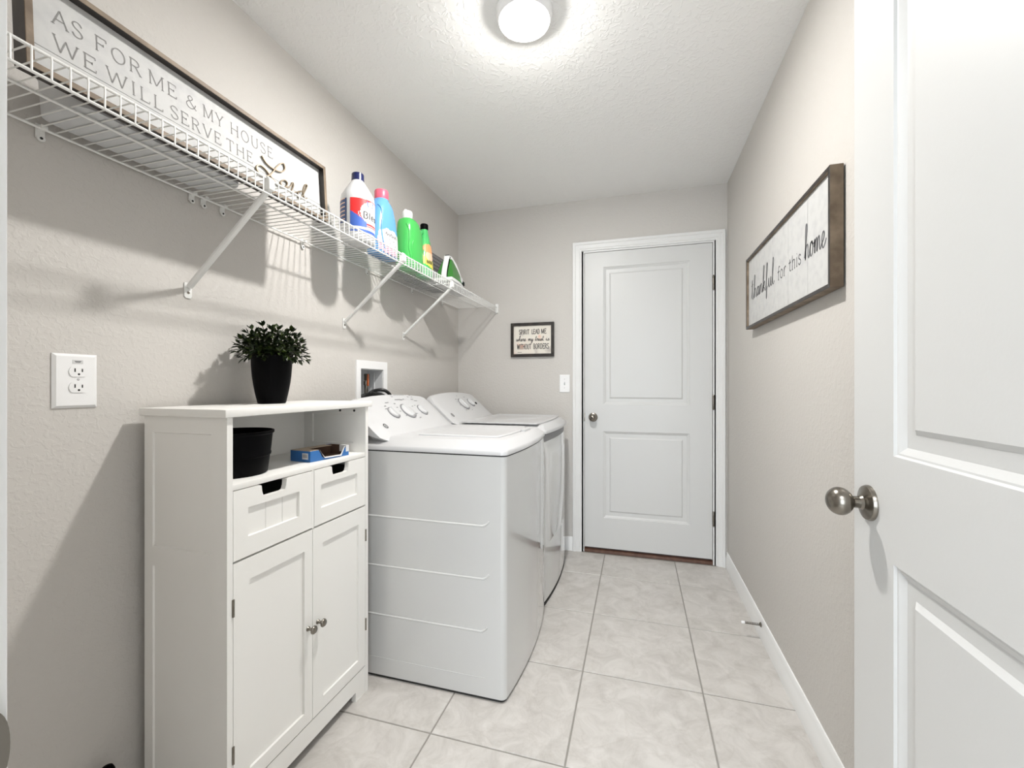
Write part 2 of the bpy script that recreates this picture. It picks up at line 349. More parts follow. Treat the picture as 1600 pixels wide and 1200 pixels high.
def word(bm, txt, u0, u1, v0, h, F, w, serif=True, track=.16, table=G, slant=0, mi=0, taper=None, hh=0, rise=0):
    """write txt between u0..u1 (font height h, baseline v0)"""
    tot = sum(table[c][0] for c in txt)+track*(len(txt)-1); k = (u1-u0)/tot; x = 0
    for c in txt:
        g = table[c]
        for st in g[1]:
            P = [(u0+(x+p[0]+slant*p[1])*k, v0+p[1]*h+rise*(x+p[0])) for p in st]
            strip(bm, P, w, F, hh, mi, taper)
        if serif and len(g) > 2:
            for s in g[2]:
                q = (u0+(x+s[0])*k, v0+s[1]*h); strip(bm, [(q[0]-.09*h, q[1]), (q[0]+.09*h, q[1])], w*.8, F, 0, mi)
        x += g[0]+track

# ---------------------------------------------------------------- the room
def struct(name, bm, m, **k):
    return obj(name, bm, m, kind='structure', smooth=k.pop('smooth', 0), **k)
HY0 = -2.0; EY0, EY1 = 0.045, 0.1712          # entry wall
DX0, DX1 = 0.902, 1.722                       # doorway in it
floor = struct('floor', bx(BM(), -0.7, 2.6, HY0, 3.12, -0.12, -0.0025), M_grout)
gx, gy, px_, py_ = 0.640, 1.290, 0.4475, 0.4527
cache = {}
for i in range(-2, 4):
    for j in range(-5, 4):
        x0, x1 = gx+i*px_, gx+(i+1)*px_; y0, y1 = gy+j*py_, gy+(j+1)*py_
        y1 = min(y1, 2.99)
        if y0 > 2.9: continue
        if y0 >= EY1-0.2 or True:
            lo, hi = (0.004, W-0.004) if y1 > 0.2 else (-0.66, 2.56)
            x0, x1 = max(x0, lo), min(x1, hi); y0 = max(y0, HY0+0.02)
        if x1-x0 < 0.03 or y1-y0 < 0.03: continue
        g = 0.0028; key = (round(x1-x0, 3), round(y1-y0, 3))
        if key not in cache:
            b = BM(); w_, l_ = x1-x0-2*g, y1-y0-2*g
            loft(b, [[(s*(w_/2-q), t*(l_/2-q), z) for s, t in ((-1, -1), (1, -1), (1, 1), (-1, 1))] for q, z in ((0, -0.004), (0, -0.0012), (0.0012, 0))])
            t = obj('tile', b, M_tile, floor, smooth=0); cache[key] = t
        else:
            t = cache[key].copy(); C.objects.link(t); t.parent = floor
        t.location = ((x0+x1)/2, (y0+y1)/2, 0)
struct('ceiling', bx(BM(), -0.7, 2.6, HY0, 3.12, H, H+0.1), M_ceil)
# left wall with the recess of the laundry outlet box
b = BM(); oy0, oy1, oz0, oz1 = 1.80, 1.995, 1.055, 1.235
bx(b, -.12, 0, EY1, oy0, 0, H); bx(b, -.12, 0, oy1, 3.12, 0, H); bx(b, -.12, 0, oy0, oy1, 0, oz0); bx(b, -.12, 0, oy0, oy1, oz1, H); bx(b, -.12, -.095, oy0, oy1, oz0, oz1)
bmesh.ops.remove_doubles(b, verts=b.verts, dist=1e-5)
struct('wall_left', b, M_wall)
struct('wall_right', bx(BM(), W, W+.12, EY1, 3.12, 0, H), M_wall)
bdx0, bdx1, bdz = 0.940, 1.775, 2.083
b = BM(); bx(b, 0, bdx0, D, D+.12, 0, H); bx(b, bdx1, W, D, D+.12, 0, H); bx(b, bdx0, bdx1, D, D+.12, bdz, H)
struct('wall_back', b, M_wall)
b = BM(); bx(b, -.7, DX0-.018, EY0, EY1, 0, H); bx(b, DX1+.018, 2.6, EY0, EY1, 0, H); bx(b, DX0-.018, DX1+.018, EY0, EY1, 2.098, H)
struct('wall_front', b, M_wall)
b = BM(); bx(b, -.7, -.6, HY0, EY0, 0, H); struct('wall_hall_left', b, M_wall)
b = BM(); bx(b, 2.5, 2.6, HY0, EY0, 0, H); struct('wall_hall_right', b, M_wall)
b = BM(); bx(b, -.6, 2.5, HY0, HY0+.1, 0, H); struct('wall_hall_end', b, M_wall)

b = BM()
for q in ((.30, .36, .30, 2.20), (2.24, 2.30, .30, 2.20), (.36, 2.24, .30, .36), (.36, 2.24, 2.14, 2.20), (1.28, 1.32, .36, 2.14), (.36, 2.24, 1.23, 1.27)): bx(b, q[0], q[1], HY0+.1, HY0+.135, q[2], q[3])
wn = struct('fill_window_1', b, M_trim)  # made up and unseen, added to go with the fill from behind
b = BM(); bx(b, .36, 2.24, HY0+.101, HY0+.108, .36, 2.14); obj('fill_pane', b, mat('fill_pane_glow', (.8, .9, 1), .3, emit=((.92, .97, 1), 1.5)), wn, smooth=0)  # glowing sheet added for the fill, also unseen

# baseboards: profile (out, z) run along a wall
BP = [(0, 0), (.013, 0), (.013, .062), (.0105, .068), (.0105, .074), (.0085, .080), (.0085, .084), (.004, .094), (0, .095)]
def base(name, a, c, n):
    b = BM(); a = Vector((*a, 0)); c = Vector((*c, 0)); n = Vector((*n, 0))
    loft(b, [[p+n*o+Vector((0, 0, z)) for o, z in BP] for p in (a, c)])
    return struct(name, b, M_base, smooth=25)
base('baseboard_right', (W, EY1), (W, D), (-1, 0))
base('baseboard_left', (0, EY1), (0, D), (1, 0))
base('baseboard_back', (0.013, D), (0.867, D), (0, -1))
# door casings with a stepped profile: distance from inner edge, thickness
CP = [(0, 0), (0, .008), (.006, .011), (.012, .011), (.016, .014), (.040, .014), (.045, .018), (.060, .018), (.062, .014), (.062, 0)]
def casing(name, x0, x1, zt, y, s, wl=.062, wr=.062):
    b = BM(); 
    def ring(x, z, sx, sz, wf): return [(x+sx*q*wf/.062, y+s*t, z+sz*q) for q, t in CP]
    loft(b, [ring(x0, 0, -1, 0, wl), ring(x0, zt, -1, 1, wl), ring(x1, zt, 1, 1, wr), ring(x1, 0, 1, 0, wr)])
    return struct(name, b, M_trim, smooth=25)
casing('trim_1', 0.930, 1.782, 2.083, D, -1, .062, .055)
casing('trim_2', DX0-.006, DX1+.006, 2.086, EY1, 1)
# back door jamb + threshold
b = BM(); bx(b, .930, .946, D, D+.115, 0, 2.083); bx(b, 1.766, 1.782, D, D+.115, 0, 2.083); bx(b, .946, 1.766, D, D+.115, 2.073, 2.083)
bx(b, .946, .958, D+.045, D+.08, 0, 2.073); bx(b, 1.754, 1.766, D+.045, D+.08, 0, 2.073); bx(b, .958, 1.754, D+.045, D+.08, 2.061, 2.073)
struct('trim_3', b, M_trim)
b = BM(); bx(b, DX0-.018, DX0, EY0-.01, EY1, 0, 2.098, .002); bx(b, DX1, DX1+.018, EY0-.01, EY1, 0, 2.098, .002); bx(b, DX0, DX1, EY0-.01, EY1, 2.08, 2.098)
jamb = struct('trim_4', b, M_trim)
b = BM(); prism(b, [(D+.002, .0), (D+.004, .018), (D+.02, .022), (D+.10, .022), (D+.10, 0)], 'x', .946, 1.766)
th = struct('trim_5', b, M_thres); th['label'] = 'dark brown threshold under the closed door'
b = BM(); bx(b, .95, 1.76, D+.07, D+.10, .022, .04); obj('weather_strip', b, M_dark, th, smooth=0)
# strike plate with its curved lip on the entry jamb
b = BM(); bx(b, DX0, DX0+.002, EY1-.035, EY1-.001, .885, .955)
SP = [(EY1-.006, .893)]+[(EY1-.012+.0178*cos(a)**.5, .9215+.0265*sin(a)) for a in [radians(q) for q in range(-88, 89, 11)]]+[(EY1-.006, .950)]
prism(b, SP, 'x', DX0+.001, DX0+.003)
obj('strike_plate', b, M_nickel, jamb, smooth=0)

RINGS = [(0, 0), (.003, -.004), (.006, -.0045), (.017, -.011), (.019, -.011), (.041, -.0105), (.050, -.0045)]
def make_knob(parent, org, ax, k=1.0):
    b = BM(); lathe(b, [(0, 0), (.033*k, 0), (.033*k, .003*k), (.031*k, .007*k), (.024*k, .010*k), (.014*k, .013*k), (.0115*k, .017*k)], org, ax, 40)
    rose = obj('knob_rose', b, M_nickel, parent, smooth=40)
    pr = [(.011*k, .014*k), (.011*k, .026*k), (.013*k, .030*k)]
    for i in range(11):
        t = i/10; a = -0.85+t*(pi/2+0.85); pr.append((.0265*k*cos(a), (.048+.022*sin(a))*k))
    b = BM(); lathe(b, pr, org, ax, 40); obj('door_knob', b, M_nickel, parent, smooth=60)
def make_hinge(parent, x, y, z, ax=(0, 0, 1), leaf=None):
    b = BM(); lathe(b, [(0, -.048), (.004, -.048), (.0065, -.044), (.0065, -.0155), (.0055, -.015), (.0065, -.0145), (.0065, .0145), (.0055, .015), (.0065, .0155), (.0065, .044), (.004, .048), (0, .048)], (x, y, z), 'z', 14)
    if leaf: bx(b, *leaf)
    obj('hinge', b, M_nickel, parent, smooth=40)
# back door
x0, x1, z0, z1 = .949, 1.763, .036, 2.070
b = BM(); slab(b, lambda u, v, w: (x0+u, D+.004-w, z0+v), x1-x0, z1-z0, .040, [(1.076-x0, 1.628-x0, 1.022-z0, 1.966-z0), (1.076-x0, 1.628-x0, .243-z0, .838-z0)], RINGS)
d1 = struct('door_1', b, M_door, smooth=20); d1['label'] = 'closed white two-panel door in the far wall'
make_knob(d1, (1.007, D+.004, .933), '-y', .95)
b = BM(); lathe(b, [(0, 0), (.005, 0), (.004, .002), (0, .002)], (1.007, D+.004-.0665, .933), '-y', 12); obj('keyhole', b, M_dark, d1)
for z in (1.812, 1.045, .297): make_hinge(d1, 1.768, D-.004, z, leaf=(1.762, 1.774, D-.002, D+.004, z-.045, z+.045))
b = BM(); bx(b, .944, .951, D-.003, D+.006, .905, .962, .001); obj('latch_plate', b, M_nickel, d1)
# open entry door, standing along the right wall
fy0, fy1, fx = .207, 1.020, 1.717
b = BM(); slab(b, lambda u, v, w: (fx-w, fy1-u, .012+v), fy1-fy0, 2.035, .035, [(.137, .68, 1.033-.012, 1.97-.012), (.137, .68, .243-.012, .848-.012)], RINGS)
d2 = struct('door_2', b, M_door, smooth=20); d2['label'] = 'open white two-panel door standing along the right wall'
make_knob(d2, (fx, .962, .933), '-x')
b = BM(); lathe(b, [(0, 0), (.033, 0), (.033, .003), (.024, .010), (.0115, .014), (.0115, .026), (.024, .034), (.0265, .048), (.018, .062), (0, .066)], (fx+.035, .962, .933), 'x', 28); obj('door_knob', b, M_nickel, d2, smooth=60)
b = BM(); bx(b, fx+.006, fx+.029, fy1-.001, fy1+.001, .905, .962); obj('latch_plate', b, M_nickel, d2, smooth=0)
for z in (1.84, 1.03, .22): make_hinge(d2, fx-.002, fy0-.006, z)

# ceiling lamp
t = thing('ceiling_light', (LX, LY, H), 'round flush white ceiling light, switched on', 'light')
b = BM(); lathe(b, [(.098, 0), (.098, -.012), (.094, -.026), (.088, -.034), (.074, -.034), (.071, -.020), (.0, -.020)], (LX, LY, H-.0005), 'z', 56); obj('lamp_trim', b, M_plastic, t, smooth=30)
b = BM(); lathe(b, [(.070, -.021), (.069, -.027), (.050, -.0315), (.025, -.033), (0, -.0335)], (LX, LY, H-.0005), 'z', 48); obj('lamp_lens', b, M_lens, t, smooth=60)
t = thing('hall_fill_fixture', (1.25, -.75, H), 'wide flat fill light added on the unseen hall ceiling', 'light')  # made-up fixture to go with the hall fill
b = BM(); lathe(b, [(.33, 0), (.33, -.03), (.30, -.04), (.0, -.04)], (1.25, -.75, H-.0005), 'z', 48); obj('lamp_trim', b, M_plastic, t, smooth=30)

# ---------------------------------------------------------------- wire shelf
SZ = 1.735; SXF = .305
shelf = thing('wire_shelf', (0.0, 1.6, SZ), 'long white ventilated wire shelf along the left wall', 'shelf')
WR = .0016; LIP = SZ-.045; SY0 = .20; SY1 = D-.008
for nm, x, z in (('front_rod', SXF, SZ-.003), ('front_rod', SXF+.001, LIP), ('middle_rod', .160, SZ-.0045), ('back_rod', .014, SZ-.0045)):
    b = BM(); tube(b, [(x, SY0, z), (x, SY1, z)], .0030, 10); obj(nm, b, M_wire, shelf, smooth=60)
b = BM(); tube(b, [(.010, 0, 0), (SXF-.004, 0, 0), (SXF+.002, 0, -.002), (SXF+.0035, 0, -.008), (SXF+.0035, 0, LIP-SZ)], WR, 6)
w0 = obj('cross_wire', b, M_wire, shelf, smooth=60, loc=(0, SY0+.01, SZ))
k = 1; y = SY0+.01+.0262
while y < SY1-.004:
    dup_part(w0, (0, .0262*k, 0), shelf); k += 1; y += .0262
# wall clips under the back rod
b = BM(); bx(b, 0, .004, -.008, .008, -.020, .012, .001); bx(b, .002, .020, -.006, .006, -.003, .008, .002); lathe(b, [(0, 0), (.0075, 0), (.0075, .003), (0, .003)], (.004, 0, -.020), 'x', 14)
lathe(b, [(0, 0), (.0028, 0), (.0028, .0012), (0, .0012)], (.0071, 0, -.020), 'x', 10, mi=1)
c0 = obj('wall_clip', b, [M_wire, M_dark], shelf, loc=(0.0005, .632, SZ-.004))
for yy in (.975, 1.012, 1.075, 1.424, 1.852, 2.3, 2.72): dup_part(c0, (0, yy-.632, 0), shelf)
# end bracket on the back wall
b = BM(); bx(b, SXF-.006, SXF+.016, D-.010, D-.0005, LIP-.008, SZ+.016, .002); bx(b, SXF-.004, SXF+.012, D-.022, D-.009, LIP-.006, LIP+.006, .002); bx(b, SXF-.004, SXF+.012, D-.022, D-.009, SZ-.009, SZ+.003, .002)
obj('end_bracket', b, M_wire, shelf)
# diagonal support braces
for yy in (.965, 1.683, 2.205):
    a = Vector((.006, yy, 1.452)); c = Vector((SXF+.004, yy, SZ-.024)); dd = (c-a).normalized(); nn = Vector((dd.z, 0, -dd.x))
    b = BM(); Wd = .0085
    def ring(p, th=.010): return [p+Vector((0, -Wd, 0))-nn*0, p+Vector((0, -Wd, 0))+nn*.006, p+Vector((0, -Wd+.003, 0))+nn*th, p+Vector((0, Wd-.003, 0))+nn*th, p+Vector((0, Wd, 0))+nn*.006, p+Vector((0, Wd, 0))]
    loft(b, [ring(a), ring(c)])
    br = obj('support_brace', b, M_wire, shelf, smooth=30)
    b = BM(); prism(b, [(yy-.0115, 1.462), (yy-.0115, 1.422), (yy-.007, 1.415), (yy+.007, 1.415), (yy+.0115, 1.422), (yy+.0115, 1.462)], 'x', .0005, .0035, .0008)
    fp = obj('foot_plate', b, M_wire, br)
    b = BM(); lathe(b, [(0, 0), (.0042, 0), (.0035, .002), (0, .0025)], (.0034, yy, 1.432), 'x', 12); obj('screw', b, M_nickel, br)
    b = BM(); prism(b, [(SXF-.014, SZ-.038), (SXF+.012, SZ-.034), (SXF+.012, SZ-.006), (SXF+.002, SZ+.004), (SXF-.006, SZ-.004)], 'y', yy-.010, yy+.010, .001); obj('hook_clip', b, M_wire, br)

# ---------------------------------------------------------------- things on the shelf
TOP = SZ+.0022
# container behind the sign
t = thing('storage_container', (.11, .82, TOP), 'pale grey flat container with rounded corners lying on the shelf behind the long sign', 'container')
def rrect(x0, x1, y0, y1, r, n=6):
    out = []
    for cx, cy, a in ((x1-r, y1-r, 0), (x0+r, y1-r, 90), (x0+r, y0+r, 180), (x1-r, y0+r, 270)):
        for i in range(n+1): out.append((cx+r*cos(radians(a+90*i/n)), cy+r*sin(radians(a+90*i/n))))
    return out
def rr3(ins, z, x0=.030, x1=.188, y0=.60, y1=1.0, r=.04): return [(x, y, z) for x, y in rrect(x0+ins, x1-ins, y0+ins, y1-ins, r-ins*.6)]
b = BM(); loft(b, [rr3(.012, TOP), rr3(.004, TOP+.004), rr3(.0, TOP+.085)]); obj('container_body', b, M_bin, t)
b = BM(); loft(b, [rr3(-.004, TOP+.085), rr3(-.004, TOP+.095), rr3(.004, TOP+.100)]); obj('lid', b, M_bin, t)

# long framed sign
t = thing('framed_sign', (.23, .895, TOP), 'long wood-framed whitewashed sign with grey capitals and a bronze script word, on the wire shelf', 'sign')
SB, ST, SL, SR = TOP, 1.937, .500, 1.291; xf = .236; xb = .200
lean = lambda z: -(z-SB)*.06
def sign_frame(name, F, L, R, B, T_, wf, depth, m, parent, front=None, m2=None):
    """frame with mitred bars. F(u,v,w); w=0 is the front of the frame, negative goes back"""
    for nm, a, c in (('bottom', (L, B, 1, 1), (R, B, -1, 1)), ('right', (R, B, -1, 1), (R, T_, -1, -1)), ('top', (R, T_, -1, -1), (L, T_, 1, -1)), ('left', (L, T_, 1, -1), (L, B, 1, 1))):
        b = BM()
        loft(b, [[F(u, v, -depth), F(u, v, 0), F(u+su*wf, v+sv*wf, 0), F(u+su*wf, v+sv*wf, -depth)] for u, v, su, sv in (a, c)])
        bmesh.ops.recalc_face_normals(b, faces=b.faces)
        bmesh.ops.bevel(b, geom=[e for e in b.edges if e.calc_face_angle(0) > .5], offset=.0008, segments=1, affect='EDGES')
        if front:
            for f in b.faces:
                if abs(f.normal.dot(Vector(front))) < .5: f.material_index = 1
        obj('frame_bar', b, [m, m2 or M_frame2] if front else m, parent, smooth=0)
FS = lambda u, v, w: (xf+w+lean(v), u, v)
sign_frame('f', FS, SL, SR, SB, ST, .012, .036, M_frame, t, (1, 0, 0))  # bar sides take the dark wood, their shade put into the colour
for v0, v1 in ((SB+.012, 1.7962), (1.7974, ST-.012)):
    b = BM(); q = [FS(u, v, w) for u, v, w in ((SL+.012, v0, -.020), (SR-.012, v0, -.020), (SR-.012, v1, -.020), (SL+.012, v1, -.020))]
    q2 = [FS(u, v, w) for u, v, w in ((SL+.012, v0, -.030), (SR-.012, v0, -.030), (SR-.012, v1, -.030), (SL+.012, v1, -.030))]
    loft(b, [q2, q]); obj('plank', b, M_board, t, smooth=0)
b = BM(); q = [[FS(u, v, w) for u, v in ((SL+.012, SB+.012), (SR-.012, SB+.012), (SR-.012, ST-.012), (SL+.012, ST-.012))] for w in (-.034, -.0301)]
loft(b, q); obj('backing_board', b, M_dark, t, smooth=0)
FL = lambda u, v, w: FS(u, v, -.020+w)
b = BM(); lw = .0022
for wd, a, c in (('AS', .549, .597), ('FOR', .618, .706), ('ME', .721, .784), ('&', .806, .834), ('MY', .851, .908), ('HOUSE', .929, 1.074)): word(b, wd, a, c, 1.858, .031, FL, lw, track=.22)
for wd, a, c in (('WE', .549, .619), ('WILL', .636, .750), ('SERVE', .768, .899), ('THE', .915, .999)): word(b, wd, a, c, 1.806, .030, FL, lw, track=.22)
obj('lettering', b, M_ink, t, smooth=0)
P1 = [(1.029, 1.845), (1.042, 1.832), (1.06, 1.826), (1.083, 1.826), (1.103, 1.832), (1.116, 1.847), (1.114, 1.861), (1.105, 1.86), (1.088, 1.844), (1.069, 1.817), (1.055, 1.799), (1.033, 1.785), (1.016, 1.785), (1.007, 1.795), (1.01, 1.805), (1.022, 1.813), (1.04, 1.809), (1.06, 1.795), (1.083, 1.783), (1.105, 1.784), (1.119, 1.793), (1.124, 1.806), (1.114, 1.81), (1.102, 1.803), (1.096, 1.792), (1.105, 1.785), (1.127, 1.793), (1.141, 1.806), (1.145, 1.816), (1.15, 1.816), (1.148, 1.803), (1.14, 1.788), (1.147, 1.785), (1.171, 1.798), (1.184, 1.805)]
P2 = [(1.187, 1.807), (1.173, 1.8), (1.167, 1.787), (1.173, 1.779), (1.187, 1.79), (1.201, 1.814), (1.212, 1.835), (1.206, 1.838), (1.196, 1.82), (1.192, 1.796), (1.198, 1.787), (1.209, 1.792)]
P0 = [(1.024, 1.858), (1.036, 1.842), (1.052, 1.826), (1.066, 1.812)]
b = BM()
sk = lambda pts: spline(pts, 5)
for P in (P1, P2): strip(b, sk(P), .0030, FL, .006)
obj('script_word', b, M_bronze, t, smooth=50, label='raised bronze-coloured script word')

# bottles
def sring(cx, cy, a, c, z, n=40, e=2.0, rot=0):
    out = []
    for i in range(n):
        th = 2*pi*i/n; ct, st = cos(th), sin(th)
        x = a*math.copysign(abs(ct)**(2/e), ct); y = c*math.copysign(abs(st)**(2/e), st)
        out.append((cx+x, cy+y, z))
    return out
def bottle_body(bm, cx, cy, prof, e=2.4, off=None):
    """prof: (z, half depth, half width[, y shift])"""
    loft(bm, [sring(cx, cy+(p[3] if len(p) > 3 else 0), p[1], p[2], TOP+p[0], e=e) for p in prof])
def label_patch(bm, cx, cy, prof, e, a0, a1, z0, z1, colf, nu=36, nv=24, lift=.0009):
    def prf(z):
        for p, q in zip(prof, prof[1:]):
            if p[0] <= z <= q[0] and q[0] > p[0]:
                t = (z-p[0])/(q[0]-p[0]); g = lambda i: (p[i] if len(p) > i else 0)*(1-t)+(q[i] if len(q) > i else 0)*t
                return g(1), g(2), g(3)
        return prof[-1][1], prof[-1][2], 0
    def P(u, v, l=lift):
        th = radians(a0+(a1-a0)*u); z = z0+(z1-z0)*v; a, c, s = prf(z); a += l; c += l
        ct, st = cos(th), sin(th)
        return (cx+a*math.copysign(abs(ct)**(2/e), ct), cy+s+c*math.copysign(abs(st)**(2/e), st), TOP+z)
    V = [[bm.verts.new(P(i/nu, j/nv)) for i in range(nu+1)] for j in range(nv+1)]
    for j in range(nv):
        for i in range(nu):
            mi = colf((i+.5)/nu, (j+.5)/nv)
            if mi is None: continue
            f = bm.faces.new((V[j][i], V[j][i+1], V[j+1][i+1], V[j+1][i])); f.material_index = mi
    for v in [v for v in bm.verts if not v.link_faces]: bm.verts.remove(v)
    return P
# bleach
bxc, byc = .185, 1.530
t = thing('bleach_bottle', (bxc, byc, TOP), 'white bleach bottle with dark blue cap and red and blue label', 'bottle')
prof = [(0, .058, .058), (.004, .065, .065), (.03, .0675, .0675), (.175, .0675, .0675), (.195, .064, .064), (.225, .047, .047), (.250, .031, .031), (.262, .023, .023), (.268, .021, .021)]
b = BM(); bottle_body(b, bxc, byc, prof, 2.0); obj('bottle_body', b, M_bleach, t, smooth=60)
b = BM(); n = 40
rings = []
for h, r in ((.262, .0245), (.290, .0235), (.293, .021)): rings.append([(bxc+(r+(.0008 if i % 2 else 0))*cos(2*pi*i/n), byc+(r+(.0008 if i % 2 else 0))*sin(2*pi*i/n), TOP+h) for i in range(n)])
loft(b, rings); obj('cap', b, M_navy, t)
def cf(u, v):
    # red sweep at left, white oval in the middle, blue at the lower left, blue strip below
    du, dv = (u-.55)/.38, (v-.60)/.42
    r = hypot(du, dv)
    if v < .08: return 1
    if v < .14: return 2
    if r < .80 and not (.30 > v): return 2
    if v < .30 and u > .35: return 0 if int(v*30) % 2 else 2
    if r < .90: return 2
    if v < .62-u*.9: return 1
    if r < .97: return 0
    if r < 1.02 and v < .6: return 2
    return 0
b = BM(); Pb = label_patch(b, bxc, byc, prof, 2.0, -79, 79, .035, .168, cf, 60, 40)
fb = lambda u, v, w: Pb(u, v, .0016)
obj('front_label', b, [M_red, M_lblue, M_lwhite], t, smooth=60)
b = BM()
word(b, 'Bleach', .27, .88, .42, .20, fb, .024, serif=False, track=.12)
strip(b, [(.36, .95), (.38, .80), (.50, .80), (.52, .95)], .02, fb, mi=1); strip(b, [(.36, .95), (.52, .95)], .012, fb, mi=1)
obj('label_word', b, [M_inkdk, M_lblue], t, smooth=0)
b = BM(); label_patch(b, bxc, byc, prof, 2.0, -150, -92, .070, .168, lambda u, v: 1 if (int(v*24) % 4 == 3 and .1 < u < .9) else 0, 16, 24)
obj('back_label', b, [M_ldark, M_lpeach], t, smooth=60)

# blue softener bottle
cx, cy = .185, 1.712
t = thing('softener_bottle', (cx, cy, TOP), 'light blue fabric softener bottle with pink cap', 'bottle')
prof = [(0, .043, .082), (.006, .048, .090), (.05, .050, .091), (.12, .049, .084), (.18, .047, .070, -.004), (.215, .044, .058, -.007), (.235, .038, .048, -.008), (.246, .031, .034, -.010), (.256, .030, .030, -.010)]
b = BM(); bottle_body(b, cx, cy, prof, 2.3); bd = obj('bottle_body', b, M_sky, t, smooth=60)
b = BM()
P = label_patch(BM(), cx, cy, prof, 2.3, -80, 20, .01, .22, lambda u, v: None)
pts = spline([(.10, .98), (.28, .90), (.36, .70), (.34, .45), (.42, .20), (.50, .05)], 8)
tube(b, [P(u, v, 0.0) for u, v in pts], .0035, 8); obj('grip_ridge', b, M_sky, bd, smooth=60)
b = BM(); lathe(b, [(.029, .254), (.031, .262), (.031, .290), (.0285, .297), (0, .297)], (cx, cy-.010, TOP), 'z', 36); obj('cap', b, M_pink, t, smooth=40)
def cf(u, v):
    e = hypot((u-.5)/.5, (v-.5)/.52)
    if e > 1+.06*sin(u*23)+.05*sin(v*17): return None
    if v < .38-.5*(u-.3): return 1
    return 0
b = BM(); P = label_patch(b, cx, cy, prof, 2.3, -62, 50, .005, .115, cf, 36, 30)
obj('front_label', b, [M_lwhite, M_lpink], t, smooth=60)
b = BM()
for k in range(5): strip(b, spline([(.30+.09*k, .74), (.33+.09*k, .84-.05*(k % 2)), (.37+.09*k, .70)], 4), .03, lambda u, v, w: P(u, v, .0016))
strip(b, [(.42, .58), (.62, .56)], .03, lambda u, v, w: P(u, v, .0016)); strip(b, [(.45, .42), (.68, .40)], .03, lambda u, v, w: P(u, v, .0016))
obj('label_marks', b, M_grey, t, smooth=0)

# green jug
cx, cy = .185, 1.955
t = thing('detergent_jug', (cx, cy, TOP), 'wide green detergent jug with white spout cap, right of the blue bottle', 'bottle')
prof = [(0, .050, .076), (.006, .055, .082), (.06, .056, .082), (.14, .055, .079), (.20, .052, .070, -.006), (.232, .048, .058, -.014), (.246, .040, .045, -.020), (.252, .028, .030, -.024), (.256, .024, .024, -.024)]
b = BM(); bottle_body(b, cx, cy, prof, 2.5); bd = obj('bottle_body', b, M_green, t, smooth=60)
P = label_patch(BM(), cx, cy, prof, 2.5, -80, 20, .01, .22, lambda u, v: None)
b = BM(); tube(b, [P(u, v, -.001) for u, v in spline([(.12, .98), (.24, .84), (.26, .60), (.24, .42), (.34, .18), (.34, .02)], 8)], .0045, 8)
tube(b, [P(u, v, -.001) for u, v in spline([(.48, .60), (.40, .48), (.44, .25), (.46, .02)], 8)], .0045, 8); obj('grip_ridge', b, M_green, bd, smooth=60)
b = BM(); lathe(b, [(.0245, .252), (.0245, .262), (.026, .266), (.026, .284), (.023, .292), (0, .292)], (cx, cy-.024, TOP), 'z', 32); bx(b, cx-.006, cx+.006, cy-.046, cy-.002, TOP+.288, TOP+.298, .002)
obj('spout_cap', b, M_plastic, t, smooth=40)

# small green bottle with label
cx, cy = .190, 2.100
t = thing('green_bottle', (cx, cy, TOP), 'slim green bottle with black cap and orange and yellow label', 'bottle')
prof = [(0, .036, .048), (.006, .040, .054), (.05, .041, .055), (.10, .040, .050), (.15, .036, .042), (.19, .030, .033), (.225, .023, .025), (.250, .0185, .0185), (.262, .018, .018)]
b = BM(); bottle_body(b, cx, cy, prof, 2.3); obj('bottle_body', b, M_green2, t, smooth=60)
b = BM(); lathe(b, [(.0195, .258), (.0215, .262), (.0215, .284), (.019, .288), (0, .288)], (cx, cy, TOP), 'z', 28); obj('cap', b, M_black, t, smooth=40)
b = BM(); tube(b, spline([(cx, cy-.026, TOP+.238), (cx+.004, cy-.052, TOP+.222), (cx+.004, cy-.062, TOP+.190), (cx, cy-.046, TOP+.150)], 6), .010, 10); obj('handle', b, M_green2, t, smooth=60)
def cf(u, v):
    if hypot((u-.5)/.5, (v-.82)/.17) < 1: return 1
    if hypot((u-.52)/.30, (v-.55)/.20) < 1: return 2
    if .12 < v+.25*(u-.5) < .42: return 0
    if (int(u*40)*7+int(v*30)*13) % 11 == 0 and v > .3: return 0
    return None
b = BM(); P = label_patch(b, cx, cy, prof, 2.3, -75, 50, .035, .175, cf, 36, 30)
obj('front_label', b, [M_lyel, M_lor, M_lpeach], t, smooth=60)
b = BM()
for k in range(4): strip(b, spline([(.30+.1*k, .24), (.33+.1*k, .36), (.37+.1*k, .22)], 4), .035, lambda u, v, w: P(u, v, .0016))
obj('label_marks', b, M_inkdk, t, smooth=0)

# patterned grey soft case
t = thing('quilted_case', (.09, 2.28, TOP), 'grey case patterned with small light hooks, between the green bottles and the iron', 'case')
cx0, cx1, cy0, cy1, ch = .046, .138, 2.06, 2.50, .205
b = BM(); bx(b, cx0, cx1, cy0, cy1, TOP+.002, TOP+ch, .010, 3); obj('case_body', b, M_meshg, t)
b = BM()
def hookmark(F, u, v, s):
    strip(b, spline([(u-s*.4, v+s*.6), (u-s*.4, v-s*.2), (u, v-s*.5), (u+s*.4, v-s*.2), (u+s*.4, v+s*.6)], 3), s*.30, F)
for i in range(21):
    for j in range(9):
        hookmark(lambda u, v, w: (cx1+w, u, v), cy0+.018+i*.0202, TOP+.016+j*.0215, .0095)
for i in range(21):
    for j in range(5):
        hookmark(lambda u, v, w: (v, u, TOP+.002-w), cy0+.018+i*.0202, cx0+.012+j*.0190, .0095)
obj('hook_pattern', b, M_meshl, t, smooth=0)

